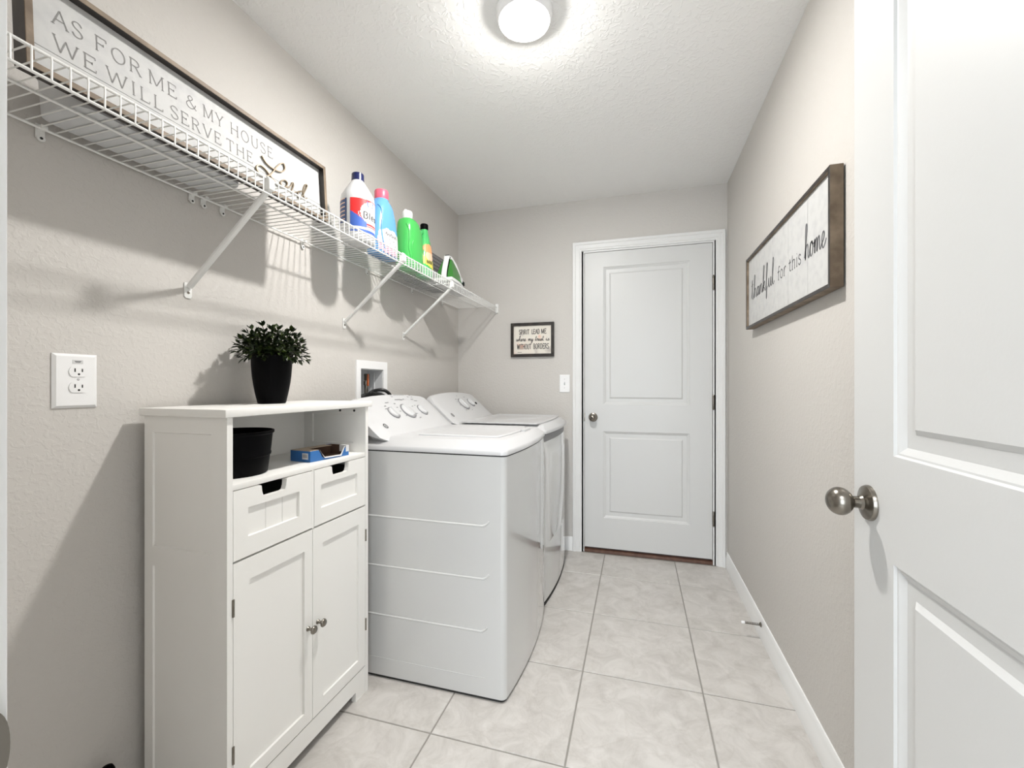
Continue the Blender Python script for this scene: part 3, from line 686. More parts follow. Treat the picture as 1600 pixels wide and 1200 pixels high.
# folded white cloth and the steam iron on it
t = thing('folded_cloth', (.225, 2.44, TOP), 'crumpled white cloth lying flat under the steam iron', 'cloth')
b = BM(); n = 18
top = []
for i in range(n+1):
    row = []
    for j in range(n+1):
        x = .165+.125*i/n; y = 2.255+.345*j/n
        ed = min(i, j, n-i, n-j)/n
        row.append((x+.004*sin(j*1.3), y+.005*sin(i*1.7), TOP+.0015+(.007+.004*sin(i*1.1+j*.6)+.002*sin(j*1.7))*(1 if ed > 0 else .1)*(1 if not 2.27 < y < 2.56 or True else 1)))
    top.append(row)
V = [[b.verts.new(p) for p in r] for r in top]; U = [[b.verts.new((p[0], p[1], TOP)) for p in r] for r in top]
for i in range(n):
    for j in range(n):
        b.faces.new((V[i][j], V[i+1][j], V[i+1][j+1], V[i][j+1])); b.faces.new((U[i][j], U[i][j+1], U[i+1][j+1], U[i+1][j]))
for i in range(n):
    for A in ((V[i][0], V[i+1][0], U[i+1][0], U[i][0]), (V[i][n], U[i][n], U[i+1][n], V[i+1][n]), (V[0][i], U[0][i], U[0][i+1], V[0][i+1]), (V[n][i], V[n][i+1], U[n][i+1], U[n][i])): b.faces.new(A)
tag(obj('folded_cloth', b, M_cloth, smooth=60), t['label'], 'cloth'); bpy.data.objects.remove(t)
IZ = TOP+.0135
t = thing('steam_iron', (.235, 2.38, IZ), 'green and white steam iron resting at the far end of the shelf', 'iron')
def iron_out(s=1.0, y0=2.245, y1=2.535, xc=.232, hw=.056, n=14):
    out = []
    for i in range(n+1):
        q = i/n; yy = y0+(y1-y0)*q; out.append((xc+hw*s*(1-q**2.2)**.75, yy))
    return out+[(2*xc-x, y) for x, y in out[-2::-1]]
def iring(s, z, dy=0): return [(x, (y-2.39)*(1-(1-s)*.5)+2.39+dy, z) for x, y in iron_out(s)]
b = BM(); loft(b, [iring(1, IZ), iring(1, IZ+.006)]); obj('soleplate', b, M_meshl, t)
b = BM(); loft(b, [iring(.99, IZ+.006), iring(.97, IZ+.022)]); obj('base_shell', b, M_plastic, t)
b = BM()
def side(zz, s, y0, y1):  # green tank with a sloping back, side profile
    return [(x, y0+(y-2.245)/(2.535-2.245)*(y1-y0), zz) for x, y in iron_out(s)]
loft(b, [side(IZ+.022, .98, 2.264, 2.525), side(IZ+.060, .86, 2.274, 2.50), side(IZ+.100, .66, 2.288, 2.45), side(IZ+.138, .46, 2.304, 2.37)])
obj('water_tank', b, M_irong, t)
b = BM()
def band(pts, wx, th, mi=0):
    P3 = spline(pts, 8); rings = []
    for i, p in enumerate(P3):
        a_ = P3[max(i-1, 0)]; c_ = P3[min(i+1, len(P3)-1)]; d_ = hypot(c_[0]-a_[0], c_[1]-a_[1]); ny, nz = -(c_[1]-a_[1])/d_*th/2, (c_[0]-a_[0])/d_*th/2
        rings.append([(.232-wx, p[0]+ny, p[1]+nz), (.232+wx, p[0]+ny, p[1]+nz), (.232+wx, p[0]-ny, p[1]-nz), (.232-wx, p[0]-ny, p[1]-nz)])
    loft(b, rings, mi=mi)
band([(2.262, IZ+.012), (2.266, IZ+.05), (2.282, IZ+.10), (2.305, IZ+.152)], .015, .016); obj('heel', b, M_plastic, t)
b = BM(); band([(2.296, IZ+.150), (2.33, IZ+.150), (2.39, IZ+.128), (2.445, IZ+.088), (2.485, IZ+.042), (2.50, IZ+.018)], .017, .019); obj('handle', b, M_plastic, t)
b = BM(); band([(2.30, IZ+.162), (2.335, IZ+.161), (2.395, IZ+.139), (2.452, IZ+.098), (2.497, IZ+.046)], .012, .006); obj('handle_grip', b, M_black, t)
b = BM(); band([(2.264, IZ+.010), (2.268, IZ+.05), (2.284, IZ+.10), (2.307, IZ+.154)], .0175, .008); obj('heel_rim', b, M_black, t)
b = BM(); lathe(b, [(0, 0), (.018, 0), (.016, .008), (0, .010)], (.262, 2.43, IZ+.045), 'x', 20); obj('dial', b, M_bin, t)
b = BM(); bx(b, .205, .262, 2.45, 2.50, IZ+.022, IZ+.05, .006); obj('front_block', b, M_black, t)

# ---------------------------------------------------------------- cabinet
X0, X1, Y0, Y1 = .032, .317, .827, 1.411
cab = thing('storage_cabinet', (.175, 1.119, 0), 'tall white cabinet with open shelf, two drawers and two doors, left of the washer', 'cabinet')
b = BM(); slab(b, lambda u, v, w: (X0+u, Y0-w, v), X1-X0, 1.073, .016, [(.030, .233, .055, .676), (.030, .233, .727, 1.030)], [(0, 0), (.002, -.004)]); 
obj('side_panel', b, M_cab, cab, smooth=0)
b = BM(); slab(b, lambda u, v, w: (X1-u, Y1-.016+w*-1, v), X1-X0, 1.073, -.016, [], [])
b.free(); b = BM(); slab(b, lambda u, v, w: (X1-u, Y1-.016-w, v), X1-X0, 1.073, .016, [(.055, .24, .935, 1.045)], [(0, 0), (.002, -.004)])
obj('side_panel', b, M_cab, cab, smooth=0)
for xx in (.205, .268):
    b = BM(); lathe(b, [(0, 0), (.0045, 0), (.0045, .0015), (0, .0018)], (xx, Y1-.0162, 1.058), '-y', 14); obj('screw_cap', b, M_dark, cab)
b = BM(); bx(b, X0, X0+.006, Y0+.016, Y1-.016, .04, 1.073); obj('back_panel', b, M_cab, cab, smooth=0)
b = BM(); bx(b, X0-.004, X1+.010, Y0-.012, Y1+.013, 1.0732, 1.094, .003); obj('top_board', b, M_cab, cab)
b = BM(); bx(b, X0+.006, X1-.002, Y0+.016, Y1-.016, .886, .901, .001); obj('shelf_board', b, M_cab, cab)
b = BM(); bx(b, X0+.006, X1-.018, Y0+.016, Y1-.016, .694, .703); bx(b, X0+.006, X1-.018, Y0+.016, Y1-.016, .060, .075); obj('inner_shelf', b, M_cab, cab, smooth=0)
b = BM(); bx(b, X0+.006, X1-.001, 1.1195, 1.1275, .703, .886); obj('divider', b, M_cab, cab, smooth=0)
b = BM(); prism(b, [(Y0+.0162, .098), (Y0+.0162, 0), (Y0+.072, 0), (Y0+.072, .035), (Y1-.072, .035), (Y1-.072, 0), (Y1-.0162, 0), (Y1-.0162, .098)], 'x', X1-.020, X1-.002); obj('skirt', b, M_cab, cab, smooth=0)
def drawer(y0, y1, n0, n1, p0, p1, grooves):
    z0, zn, z1 = .706, .850, .884; xb, xf_ = X1-.016, X1
    b = BM(); slab(b, lambda u, v, w: (xf_+w, y0+u, z0+v), y1-y0, zn-z0, .016, [(p0-y0, p1-y0, .757-z0, .833-z0)], [(0, 0), (.0008, -.0075)])
    m = .010
    prism(b, [(y0, zn), (n0+.013, zn), (n0+.006, zn+.003), (n0+.002, zn+.014), (n0, z1-.003), (n0-.006, z1), (y0, z1)], 'x', xb, xf_)
    prism(b, [(y1, zn), (y1, z1), (n1+.006, z1), (n1, z1-.003), (n1-.002, zn+.014), (n1-.006, zn+.003), (n1-.013, zn)], 'x', xb, xf_)
    bmesh.ops.remove_doubles(b, verts=b.verts, dist=1e-5)
    o = obj('drawer', b, M_cab, cab, smooth=0)
    b = BM()
    for g in grooves: bx(b, xf_-.0074, xf_-.0068, g-.0006, g+.0006, .758, .832)
    obj('panel_groove', b, M_grey2, o, smooth=0)
    b = BM(); bx(b, X0+.03, xb-.0005, y0+.012, y0+.022, z0+.006, z1-.03); bx(b, X0+.03, xb-.0005, y1-.022, y1-.012, z0+.006, z1-.03); bx(b, X0+.03, xb-.0005, y0+.022, y1-.022, z0+.006, z0+.014); bx(b, X0+.03, X0+.04, y0+.022, y1-.022, z0+.014, z1-.03)
    obj('drawer_box', b, M_drawin, o, smooth=0)
M_grey2 = mat('groove_grey', (.70, .69, .66), .6); M_drawin = mat('drawer_shade', (.05, .048, .045), .8)  # drawer boxes coloured dark for the unlit cavity behind the notches
drawer(Y0+.0175, 1.118, .930, 1.017, .888, 1.066, (.950, 1.008)); drawer(1.129, Y1-.0175, 1.210, 1.297, 1.160, 1.345, ())
def cdoor(y0, y1, p0, p1, ky, hy, hz):
    b = BM(); slab(b, lambda u, v, w: (X1+w, y0+u, .103+v), y1-y0, .597, .016, [(p0-y0, p1-y0, .143-.103, .643-.103)], [(0, 0), (.0008, -.0065)])
    o = obj('cabinet_door', b, M_cab, cab, smooth=0)
    b = BM(); lathe(b, [(0, 0), (.0075, 0), (.0065, .003), (.0045, .005), (.0045, .015), (.009, .018), (.0125, .021), (.0125, .024), (.009, .028), (0, .0295)], (X1, ky, .398), 'x', 28); obj('knob', b, M_nickel, o, smooth=50)
    for z in hz:
        b = BM(); lathe(b, [(0, -.022), (.0030, -.022), (.0030, .022), (0, .022)], (X1+.0012, hy, z), 'z', 10); obj('hinge', b, M_nickel, o)
cdoor(Y0+.0175, 1.1195, .893, 1.087, 1.101, Y0+.0165, (.59, .218)); cdoor(1.1215, Y1-.0175, 1.168, 1.352, 1.143, Y1-.0165, (.591, .256))

# plant on top of the cabinet
CT = 1.0942; pxc, pyc = .135, 1.143
t = thing('potted_plant', (pxc, pyc, CT), 'leafy green plant in a tall black pot on top of the cabinet', 'plant')
b = BM(); lathe(b, [(0, 0), (.040, 0), (.042, .003), (.0480, .030), (.0535, .060), (.0575, .090), (.0600, .125), (.0608, .152), (.0608, .158), (.0570, .158), (.0560, .145), (0, .140)], (pxc, pyc, CT), 'z', 40); obj('pot', b, M_black, t, smooth=50)
bl = BM(); bs = BM()
def leaf(bm, p, d, up, L, Wl):
    d = d.normalized(); s = d.cross(up); 
    if s.length < 1e-3: s = d.orthogonal()
    s.normalize(); n = s.cross(d)
    a = [p, p+d*L*.30+s*Wl*.42-n*L*.03, p+d*L*.65+s*Wl*.5-n*L*.06, p+d*L-n*L*.2, p+d*L*.65-s*Wl*.5-n*L*.06, p+d*L*.30-s*Wl*.42-n*L*.03]; mid = p+d*L*.5-n*L*.12
    v = [bm.verts.new(q) for q in a]; c = bm.verts.new(mid)
    for i in range(6): bm.faces.new((v[i], v[(i+1) % 6], c))
rnd = random.Random(3)
for k in range(72):
    az = k*2.39996; q0 = (k+.5)/72; el = math.asin(min(1, .98-1.10*q0)) if q0 < .9 else -.15
    d = Vector((cos(az)*cos(el), sin(az)*cos(el), sin(el)))
    L = rnd.uniform(.058, .076)+.024*max(0, sin(el))
    base_ = Vector((pxc, pyc, CT+.158))+Vector((d.x, d.y, 0))*.024
    pts = []
    for i in range(6):
        q = i/5; pts.append(base_+d*L*q+Vector((0, 0, .020*q*(1-q)*2)))
    tube(bs, pts, .0011, 5)
    for i in range(1, 6):
        for s_ in range(3 if i < 5 else 5):
            a = rnd.uniform(0, 2*pi); o1, o2, _ = axes(d); ld = (d*rnd.uniform(.3, .9)+o1*cos(a)+o2*sin(a)+Vector((0, 0, .15)))
            if i == 5: ld = d*1.3+o1*cos(a)*.7+o2*sin(a)*.7
            leaf(bl, pts[i], ld, Vector((rnd.uniform(-.3, .3), rnd.uniform(-.3, .3), 1)), rnd.uniform(.019, .027), rnd.uniform(.0105, .0135))
obj('foliage', bl, M_leaf, t, smooth=0, kind='stuff'); obj('stems', bs, M_stem, t, kind='stuff')

# black bucket on the cabinet shelf
SB2 = .9012; ux, uy = .190, .955
t = thing('black_bin', (ux, uy, SB2), 'small round black bin on the open cabinet shelf', 'bin')
b = BM(); lathe(b, [(0, 0), (.082, 0), (.085, .003), (.091, .050), (.0935, .052), (.0945, .058), (.093, .062), (.098, .112), (.1025, .116), (.1025, .122), (.099, .123), (.095, .112), (.084, .058), (.074, .006), (0, .004)], (ux, uy, SB2), 'z', 56); obj('bin_body', b, M_black, t, smooth=40)
b = BM(); tube(b, [(ux-.094*cos(a), uy+.094*sin(a), SB2+.125) for a in [radians(q) for q in range(-18, 19, 4)]], .005, 8); obj('rim_grip', b, M_black, t)
# open blue box
t = thing('open_box', (.26, 1.24, SB2), 'torn-open blue cardboard box lying on the cabinet shelf', 'box')
ca = radians(-7); OX, OY = .272, 1.160
def R(u, v, z): return (OX+u*cos(ca)-v*sin(ca)*1, OY+u*sin(ca)*-1*0+v*cos(ca)-u*.12, SB2+z)
def rbox(b, u0, u1, v0, v1, z0, z1, mi=0):
    loft(b, [[R(u0, v0, z), R(u1, v0, z), R(u1, v1, z), R(u0, v1, z)] for z in (z0, z1)], mi=mi)
Bw, Bl, Bh = .088, .170, .036
b = BM(); rbox(b, -Bw, 0, 0, .0015, 0, Bh); rbox(b, -Bw, -Bw+.0015, 0, Bl, 0, Bh)
# front wall: full height near the label end, torn low after that, blue corner again at the far end
prof2 = [(0, Bh), (.035, Bh), (.040, Bh-.006), (.050, .012), (.060, .006), (.125, .004), (.135, .008), (.150, Bh-.012), (.158, Bh-.002), (Bl, Bh)]
for (v0, h0), (v1, h1) in zip(prof2, prof2[1:]):
    loft(b, [[R(-.0015, v0, 0), R(0, v0, 0), R(0, v0, h0), R(-.0015, v0, h0)], [R(-.0015, v1, 0), R(0, v1, 0), R(0, v1, h1), R(-.0015, v1, h1)]])
obj('box_shell', b, M_blue, t, smooth=0)
b = BM(); rbox(b, -Bw+.0015, -.0015, Bl-.0015, Bl, 0, Bh); rbox(b, -Bw+.0016, -Bw+.003, .0016, Bl-.0016, .002, Bh-.001); rbox(b, -Bw+.0015, -.0015, .0016, Bl-.0016, .0003, .002); obj('box_lining', b, M_cardin, t, smooth=0)
b = BM(); rbox(b, -Bw, 0, 0, .036, Bh, Bh+.001, 0); rbox(b, -Bw, -.050, .036, Bl-.03, Bh, Bh+.001, 0); obj('box_lid', b, M_card, t, smooth=0)
b = BM(); loft(b, [[R(-.002, .040, Bh+.001), R(.001, .040, Bh)], [R(.001, .06, .010), R(.004, .058, .006)], [R(.001, .13, .008), R(.004, .132, .004)], [R(-.002, .152, Bh), R(.001, .152, Bh-.001)]], cap=False, closed=False); rbox(b, -.03, .0006, .156, Bl+.0006, .014, Bh+.0012); obj('torn_edge', b, M_lwhite, t, smooth=0)
b = BM(); rbox(b, -.034, -.008, -.0006, 0, .009, .029); o_ = obj('barcode_sticker', b, M_lwhite, t, smooth=0)
b = BM()
for k in range(9): rbox(b, -.031+k*.0022, -.031+k*.0022+(.0012 if k % 3 else .0007), -.0010, -.0006, .014, .026)
obj('barcode_bars', b, M_grey, o_, smooth=0)

# black rounded handle beside the cabinet
t = thing('black_handle_tool', (.05, .735, 0), 'black rounded handle tip standing on the floor left of the cabinet', 'tool')
b = BM(); bx(b, .018, .085, .66, .80, 0, .035, .010, 3); obj('tool_head', b, M_black, t)
b = BM(); lathe(b, [(.008, .033), (.008, .150), (.013, .160), (.015, .18), (.015, .205), (.011, .214), (0, .217)], (.045, .735, 0), 'z', 20); obj('handle', b, M_black, t, smooth=50)

# ---------------------------------------------------------------- washer and dryer
WX0 = .12
def outline(y0, y1, xe, bow, ins=0.0, insf=None, r=.022, x0=WX0, n=14):
    insf = ins if insf is None else insf
    yc, hw = (y0+y1)/2, (y1-y0)/2
    P = [(x0+ins, y1-ins), (x0+ins, y0+ins)]
    def xf_(y): return xe+bow*(1-((y-yc)/hw)**2)-insf
    ys = y0+ins; ye = y1-ins
    c = xf_(ys+r)-r
    for i in range(5):
        a = -pi/2+(pi/2)*i/5; P.append((c+r*cos(a), ys+r+r*sin(a)))
    for i in range(n+1):
        y = ys+r+(ye-ys-2*r)*i/n; P.append((xf_(y), y))
    c = xf_(ye-r)-r
    for i in range(1, 6):
        a = (pi/2)*i/5; P.append((c+r*cos(a), ye-r+r*sin(a)))
    return P
def ringz(P, z): return [(x, y, z) for x, y in P]
def cprof(q):
    """control panel section at q (-1..1 across): front bottom, top, hollow of the face"""
    cr = .020*(1-q*q)
    return (.335, .944), (.168-cr*.7, 1.087+cr), lambda f: -.028*f*(1-f)**2.2
def console(parent, y0, y1, endcap):
    """leaning control panel: profile lofted along y with a crowned top"""
    Fp, n = [], 26
    yc, hw = (y0+y1)/2, (y1-y0)/2
    rings = []
    for i in range(n+1):
        q = -1+2*i/n; y = yc+hw*q
        Fb, T, off = cprof(q)
        e = max(0, abs(q)-.86)/.14; k = 1-math.sqrt(max(0, 1-e*e))
        if abs(q) > .9: Fb = (Fb[0]+(.366-Fb[0])*min(1, (abs(q)-.9)/.04), Fb[1]+(.914-Fb[1])*min(1, (abs(q)-.9)/.04))
        ux, uz = (T[0]-Fb[0]), (T[1]-Fb[1])
        nx, nz = .656, .754
        P = [Fb]
        for s in (.15, .3, .45, .6, .8): P.append((Fb[0]+ux*s+nx*off(s), Fb[1]+uz*s+nz*off(s)))
        P += [(T[0]+.005, T[1]-.005), (T[0], T[1]), (T[0]-.012, T[1]+.001), (T[0]-.028, T[1]-.010), (T[0]-.030, T[1]-.035), (.160, 1.030), (.195, .990), (.232, .958), (.278, .928), (Fb[0]-.040, Fb[1]+.001), (Fb[0]-.012, Fb[1]-.003)]
        kk = 1-.42*k; cx_, cz_ = .262, .985
        rings.append([(cx_+(x-cx_)*kk, y, cz_+(z-cz_)*kk) for x, z in P])
    b = BM(); loft(b, rings); c = obj('control_panel', b, M_console, parent, smooth=40)
    b = BM(); bx(b, WX0+.002, .215, y0+.035, y1-.035, .90, 1.02, .01); bx(b, WX0+.002, .33, y0+.035, y1-.035, .90, .935, .004)
    obj('panel_support', b, M_enamel, parent)
    return c
FX, FZ = .370, .913; DL = hypot(.2, .174); ex, ez = -.2/DL, .174/DL; nx_, nz_ = .174/DL, .2/DL
PAN = [0, 1]
def FP(y, s, w=0):
    Fb, T, off = cprof((y-PAN[0])/PAN[1]); f = (s-.047)/.218; o = off(min(1, max(0, f)))+w
    return (Fb[0]+(T[0]-Fb[0])*f+nx_*o, y, Fb[1]+(T[1]-Fb[1])*f+nz_*o)
FAX = (Vector((0, 1, 0)), Vector((ex, 0, ez)), Vector((0, 1, 0)).cross(Vector((ex, 0, ez))))
if FAX[2].dot(Vector((nx_, 0, nz_))) < 0: FAX = (FAX[1], FAX[0], -FAX[2])
LIFT = .0006
def dial(parent, y, s, r, h=.014):
    b = BM(); lathe(b, [(r*1.17, -.006), (r*1.17, .002), (r*1.02, .003)], FP(y, s, LIFT), FAX, 36); ring_ = obj('dial_ring', b, M_grey, parent)
    b = BM(); lathe(b, [(r, -.002), (r*.98, h*.35), (r*.90, h*.55), (r*.40, h*.6), (0, h*.6)], FP(y, s, LIFT), FAX, 36)
    g = [Vector(FP(y, s, LIFT))]; o = g[0]
    a_, c_, n_ = FAX; up = Vector((ex, 0, ez)); sd = Vector((0, 1, 0)); nn = Vector((nx_, 0, nz_))
    loft(b, [[o+up*(r*.9*q)+sd*(r*wd)+nn*hh for q, wd, hh in ((-1, -.16, h*.5), (-1, .16, h*.5), (-1, .10, h), (-1, -.10, h))], [o+up*(r*.9*q)+sd*(r*wd)+nn*hh for q, wd, hh in ((1, -.26, h*.5), (1, .26, h*.5), (1, .18, h*1.05), (1, -.18, h*1.05))]])
    obj('dial', b, M_console, parent, smooth=40)
def prints(parent, marks):
    b = BM()
    for y, s, l in marks: strip(b, [(y-l/2, s), (y+l/2, s)], .0042, lambda u, v, w: FP(u, v, LIFT+.0008))
    obj('panel_print', b, M_grey, parent, smooth=0)
def emblem(parent, y, s, r=.011):
    b = BM()
    strip(b, circ(y, s, r, r), .0042, lambda u, v, w: FP(u, v, LIFT+.0008)); strip(b, circ(y, s, r*.35, r*.35, n=8), .0022, lambda u, v, w: FP(u, v, LIFT+.0008))
    obj('emblem', b, M_grey3, parent, smooth=0)
M_grey3 = mat('emblem_dark', (.05, .05, .05), .4)
def machine(name, label, y0, y1, xe, bow, is_dryer):
    t = thing(name, (.48, (y0+y1)/2, 0), label, 'washer' if not is_dryer else 'dryer')
    b = BM()
    if not is_dryer:
        loft(b, [ringz(outline(y0, y1, xe, bow), .012), ringz(outline(y0, y1, xe, bow), .8935)])
    else:
        loft(b, [ringz(outline(y0, y1, xe-.018, bow), .012), ringz(outline(y0, y1, xe-.018, bow), .8935)])
    body = obj('body', b, M_enamel, t, smooth=40)
    b = BM(); loft(b, [ringz(outline(y0, y1, xe, bow, .006), .0), ringz(outline(y0, y1, xe, bow, .006), .0118)]); obj('base', b, M_dark, t, smooth=0)  # dark solid in place of the shadowed gap under the machine
    b = BM(); loft(b, [ringz(outline(y0, y1, xe, bow, .004), .8936), ringz(outline(y0, y1, xe, bow, .004), .8985)]); obj('top_seal', b, M_dark, t, smooth=0)
    # top cover
    b = BM(); O = lambda i, f, z: ringz(outline(y0, y1, xe, bow, i, f, r=.026), z)
    loft(b, [O(-.002, -.003, .8985), O(-.002, -.003, .911), O(.004, .003, .918), O(.014, .012, .924), O(.050, .030, .942), O(.062, .040, .9455), O(.075, .055, .9465)])
    cov = obj('top_cover', b, M_top, t, smooth=50)
    l0, l1 = y0+.125, y1-.115
    if not is_dryer:
        def LO(i, z): 
            P = outline(l0, l1, xe-.068, bow*.9, i, i, r=.02, x0=.425); return ringz(P, z)
        b = BM(); loft(b, [LO(0, .9466), LO(0, .9500), LO(.004, .953), LO(.020, .953), LO(.034, .9495)]); lid = obj('lid', b, M_top, t, smooth=30)
        b = BM(); ym = (l0+l1)/2+.075
        prism(b, [(xe-.040, ym-.055), (xe-.058, ym-.045), (xe-.062, ym+.045), (xe-.040, ym+.055)], 'z', .9466, .9478); obj('lid_notch_shade', b, M_grey, t, smooth=0)  # flat grey plate, the recess's shade drawn as colour
        b = BM(); prism(b, [(xe-.022, ym-.050), (xe-.050, ym-.036), (xe-.052, ym+.040), (xe-.022, ym+.055)], 'z', .940, .9535, .003); obj('lid_handle', b, M_top, lid)
    else:
        b = BM(); P0 = lambda i, z: ringz(outline(y0+.02, y1-.02, xe-.045, bow, i, i, r=.02, x0=.36), z)
        loft(b, [P0(0, .9466), P0(.0, .953), P0(.006, .955), P0(.024, .955), P0(.032, .9495)]); obj('top_rim', b, M_top, t, smooth=30)
        # drum door panel and the grey recessed band above it
        b = BM(); loft(b, [ringz(outline(y0+.004, y1-.004, xe-.006, bow), .02), ringz(outline(y0+.004, y1-.004, xe-.006, bow), .848), ringz(outline(y0+.004, y1-.004, xe-.006, bow, .006, .006), .856)]); fr = obj('front_panel', b, M_enamel, t, smooth=40)
        b = BM(); loft(b, [ringz(outline(y0+.01, y1-.01, xe-.012, bow), .857), ringz(outline(y0+.01, y1-.01, xe-.012, bow), .893)]); obj('recess_band', b, M_grey, t, smooth=40)
        b = BM()
        Pd = [q for q in outline(y0+.004, y1-.004, xe-.006, bow) if q[0] > .7][5:-5]
        yc, hw = (y0+y1)/2, (y1-y0)/2-.004
        xs = lambda y: xe-.006+bow*(1-((y-yc)/hw)**2)
        ys = [y0+.09+(y1-y0-.18)*i/12 for i in range(13)]
        rect = lambda ins, out: [(xs(y)+out, y) for y in [y0+.09+ins+(y1-y0-.18-2*ins)*i/12 for i in range(13)]]
        a_, c_ = rect(0, .0), rect(.010, .005)
        V0 = [[b.verts.new((x, y, z)) for x, y in P] for P, z in ((a_, .31), (c_, .322), (c_, .776), (a_, .79))]
        for A, B2 in zip(V0, V0[1:]):
            for i in range(12): b.faces.new((A[i], A[i+1], B2[i+1], B2[i]))
        for side_ in (0, 12): b.faces.new([V0[0][side_], V0[1][side_], V0[2][side_], V0[3][side_]])
        obj('drum_door', b, M_enamel, fr, smooth=30)
    if not is_dryer:
        for z, r_, xr in ((.637, .0042, .775), (.443, .0042, .775), (.250, .0042, .768), (.080, .0016, .76)):
            b = BM(); tube(b, spline([(WX0+.03, y0+.0005, z), (.45, y0+.0005, z), (xr-.040, y0+.0005, z), (xr-.018, y0+.0005, z+.002), (xr-.004, y0+.0005, z+.009 if r_ > .002 else z+.001), (xr+.004, y0+.0005, z+.019 if r_ > .002 else z+.001)], 6), r_, 10); obj('side_rib', b, M_enamel, body, smooth=60)
    cp = console(t, y0+.006, y1-.006, not is_dryer); PAN[:] = [(y0+y1)/2, (y1-y0)/2-.006]
    if not is_dryer:
        dial(cp, 1.722, .165, .030); dial(cp, 1.850, .165, .041); dial(cp, 1.990, .165, .030)
        emblem(cp, 1.578, .106)
        for y in (1.822, 1.968):
            b = BM(); lathe(b, [(.008, 0), (.008, .004), (.006, .006), (0, .006)], FP(y, .258, LIFT-.003), FAX, 18); obj('button', b, M_meshl, cp)
        mk = [(1.735, .222, .030), (1.700, .205, .014), (1.690, .190, .012), (1.875, .232, .022), (1.900, .236, .014), (2.005, .226, .030), (1.790, .212, .014), (1.785, .19, .012), (1.783, .168, .012), (1.800, .14, .010), (1.905, .145, .016), (1.905, .120, .018), (1.845, .235, .05), (1.982, .236, .026), (1.925, .19, .012), (1.955, .195, .010)]
        mk += [(1.852+.016*k, .262, .006) for k in range(6)]+[(1.995, .264, .014), (2.0, .252, .014)]
        prints(cp, mk)
    else:
        dial(cp, 2.552, .170, .042); dial(cp, 2.688, .178, .030)
        b = BM(); lathe(b, [(.010, 0), (.010, .005), (.008, .007), (0, .007)], FP(2.762, .172, LIFT-.002), FAX, 20); obj('button', b, M_dark, cp)
        emblem(cp, 2.262, .108)
        prints(cp, [(2.50, .21, .02), (2.485, .19, .012), (2.49, .165, .01), (2.51, .125, .012), (2.60, .12, .012), (2.66, .225, .022), (2.56, .235, .012), (2.73, .215, .012), (2.62, .15, .01)])
    return t
machine('washing_machine', 'white top-load washing machine between the cabinet and the dryer', 1.480, 2.166, .840, .026, False)
machine('dryer', 'white dryer standing in the corner beyond the washing machine', 2.186, 2.876, .838, .024, True)

# laundry outlet box in the wall, with hoses
t = thing('laundry_outlet_box', (0, 1.90, 1.15), 'white recessed laundry outlet box in the wall above the washing machine', 'outlet box')
b = BM(); 
for a in ((1.766, 1.800, 1.020, 1.277), (1.995, 2.030, 1.020, 1.277), (1.800, 1.995, 1.236, 1.277), (1.800, 1.995, 1.020, 1.055)): bx(b, .0004, .007, *a[:2], *a[2:])
bmesh.ops.remove_doubles(b, verts=b.verts, dist=1e-5); obj('face_frame', b, M_plastic, t, smooth=0)
b = BM(); bx(b, -.0945, -.092, 1.801, 1.994, 1.056, 1.234); bx(b, -.092, .000, 1.801, 1.803, 1.056, 1.234); bx(b, -.092, 0, 1.992, 1.994, 1.056, 1.234); bx(b, -.092, 0, 1.803, 1.992, 1.056, 1.059); bx(b, -.092, 0, 1.803, 1.992, 1.231, 1.234); obj('box_liner', b, M_bin, t, smooth=0)
b = BM(); lathe(b, [(.010, -.09), (.010, -.02), (.013, -.02), (.013, 0), (.009, 0), (.009, .012)], (-.055, 1.93, 1.175), 'z', 16); bx(b, -.062, -.040, 1.918, 1.942, 1.180, 1.214, .004); v_ = obj('valve', b, M_nickel, t)
b = BM(); bx(b, -.040, -.034, 1.915, 1.925, 1.150, 1.212, .002); obj('valve_lever', b, M_orange, v_)
b = BM(); bx(b, -.050, -.044, 1.985, 1.9915, 1.06, 1.22, .001); obj('divider_rib', b, M_bin, t)
def hose(name, pts, r, label, grp):
    P = spline(pts, 22); b = BM(); tube(b, P, r, 12, rf=lambda i: r*(1.0 if i % 2 else .80)); o = obj(name, b, M_rubber, smooth=0)
    tag(o, label, 'hose', grp)
hose('washer_hose', [(-.05, 1.835, 1.078), (.0, 1.830, 1.100), (.040, 1.850, 1.112), (.065, 1.89, 1.102), (.072, 1.94, 1.070), (.075, 1.98, 1.02), (.075, 1.99, .90), (.075, 1.99, .60)], .012, 'thick ribbed black hose looping out of the laundry outlet box', 'washer hoses')
hose('washer_hose', [(-.05, 1.905, 1.075), (-.01, 1.905, 1.118), (.022, 1.93, 1.130), (.030, 1.985, 1.122), (.020, 2.05, 1.085), (.018, 2.09, 1.0), (.018, 2.10, .60)], .009, 'thinner black hose arching behind the ribbed hose at the outlet box', 'washer hoses')

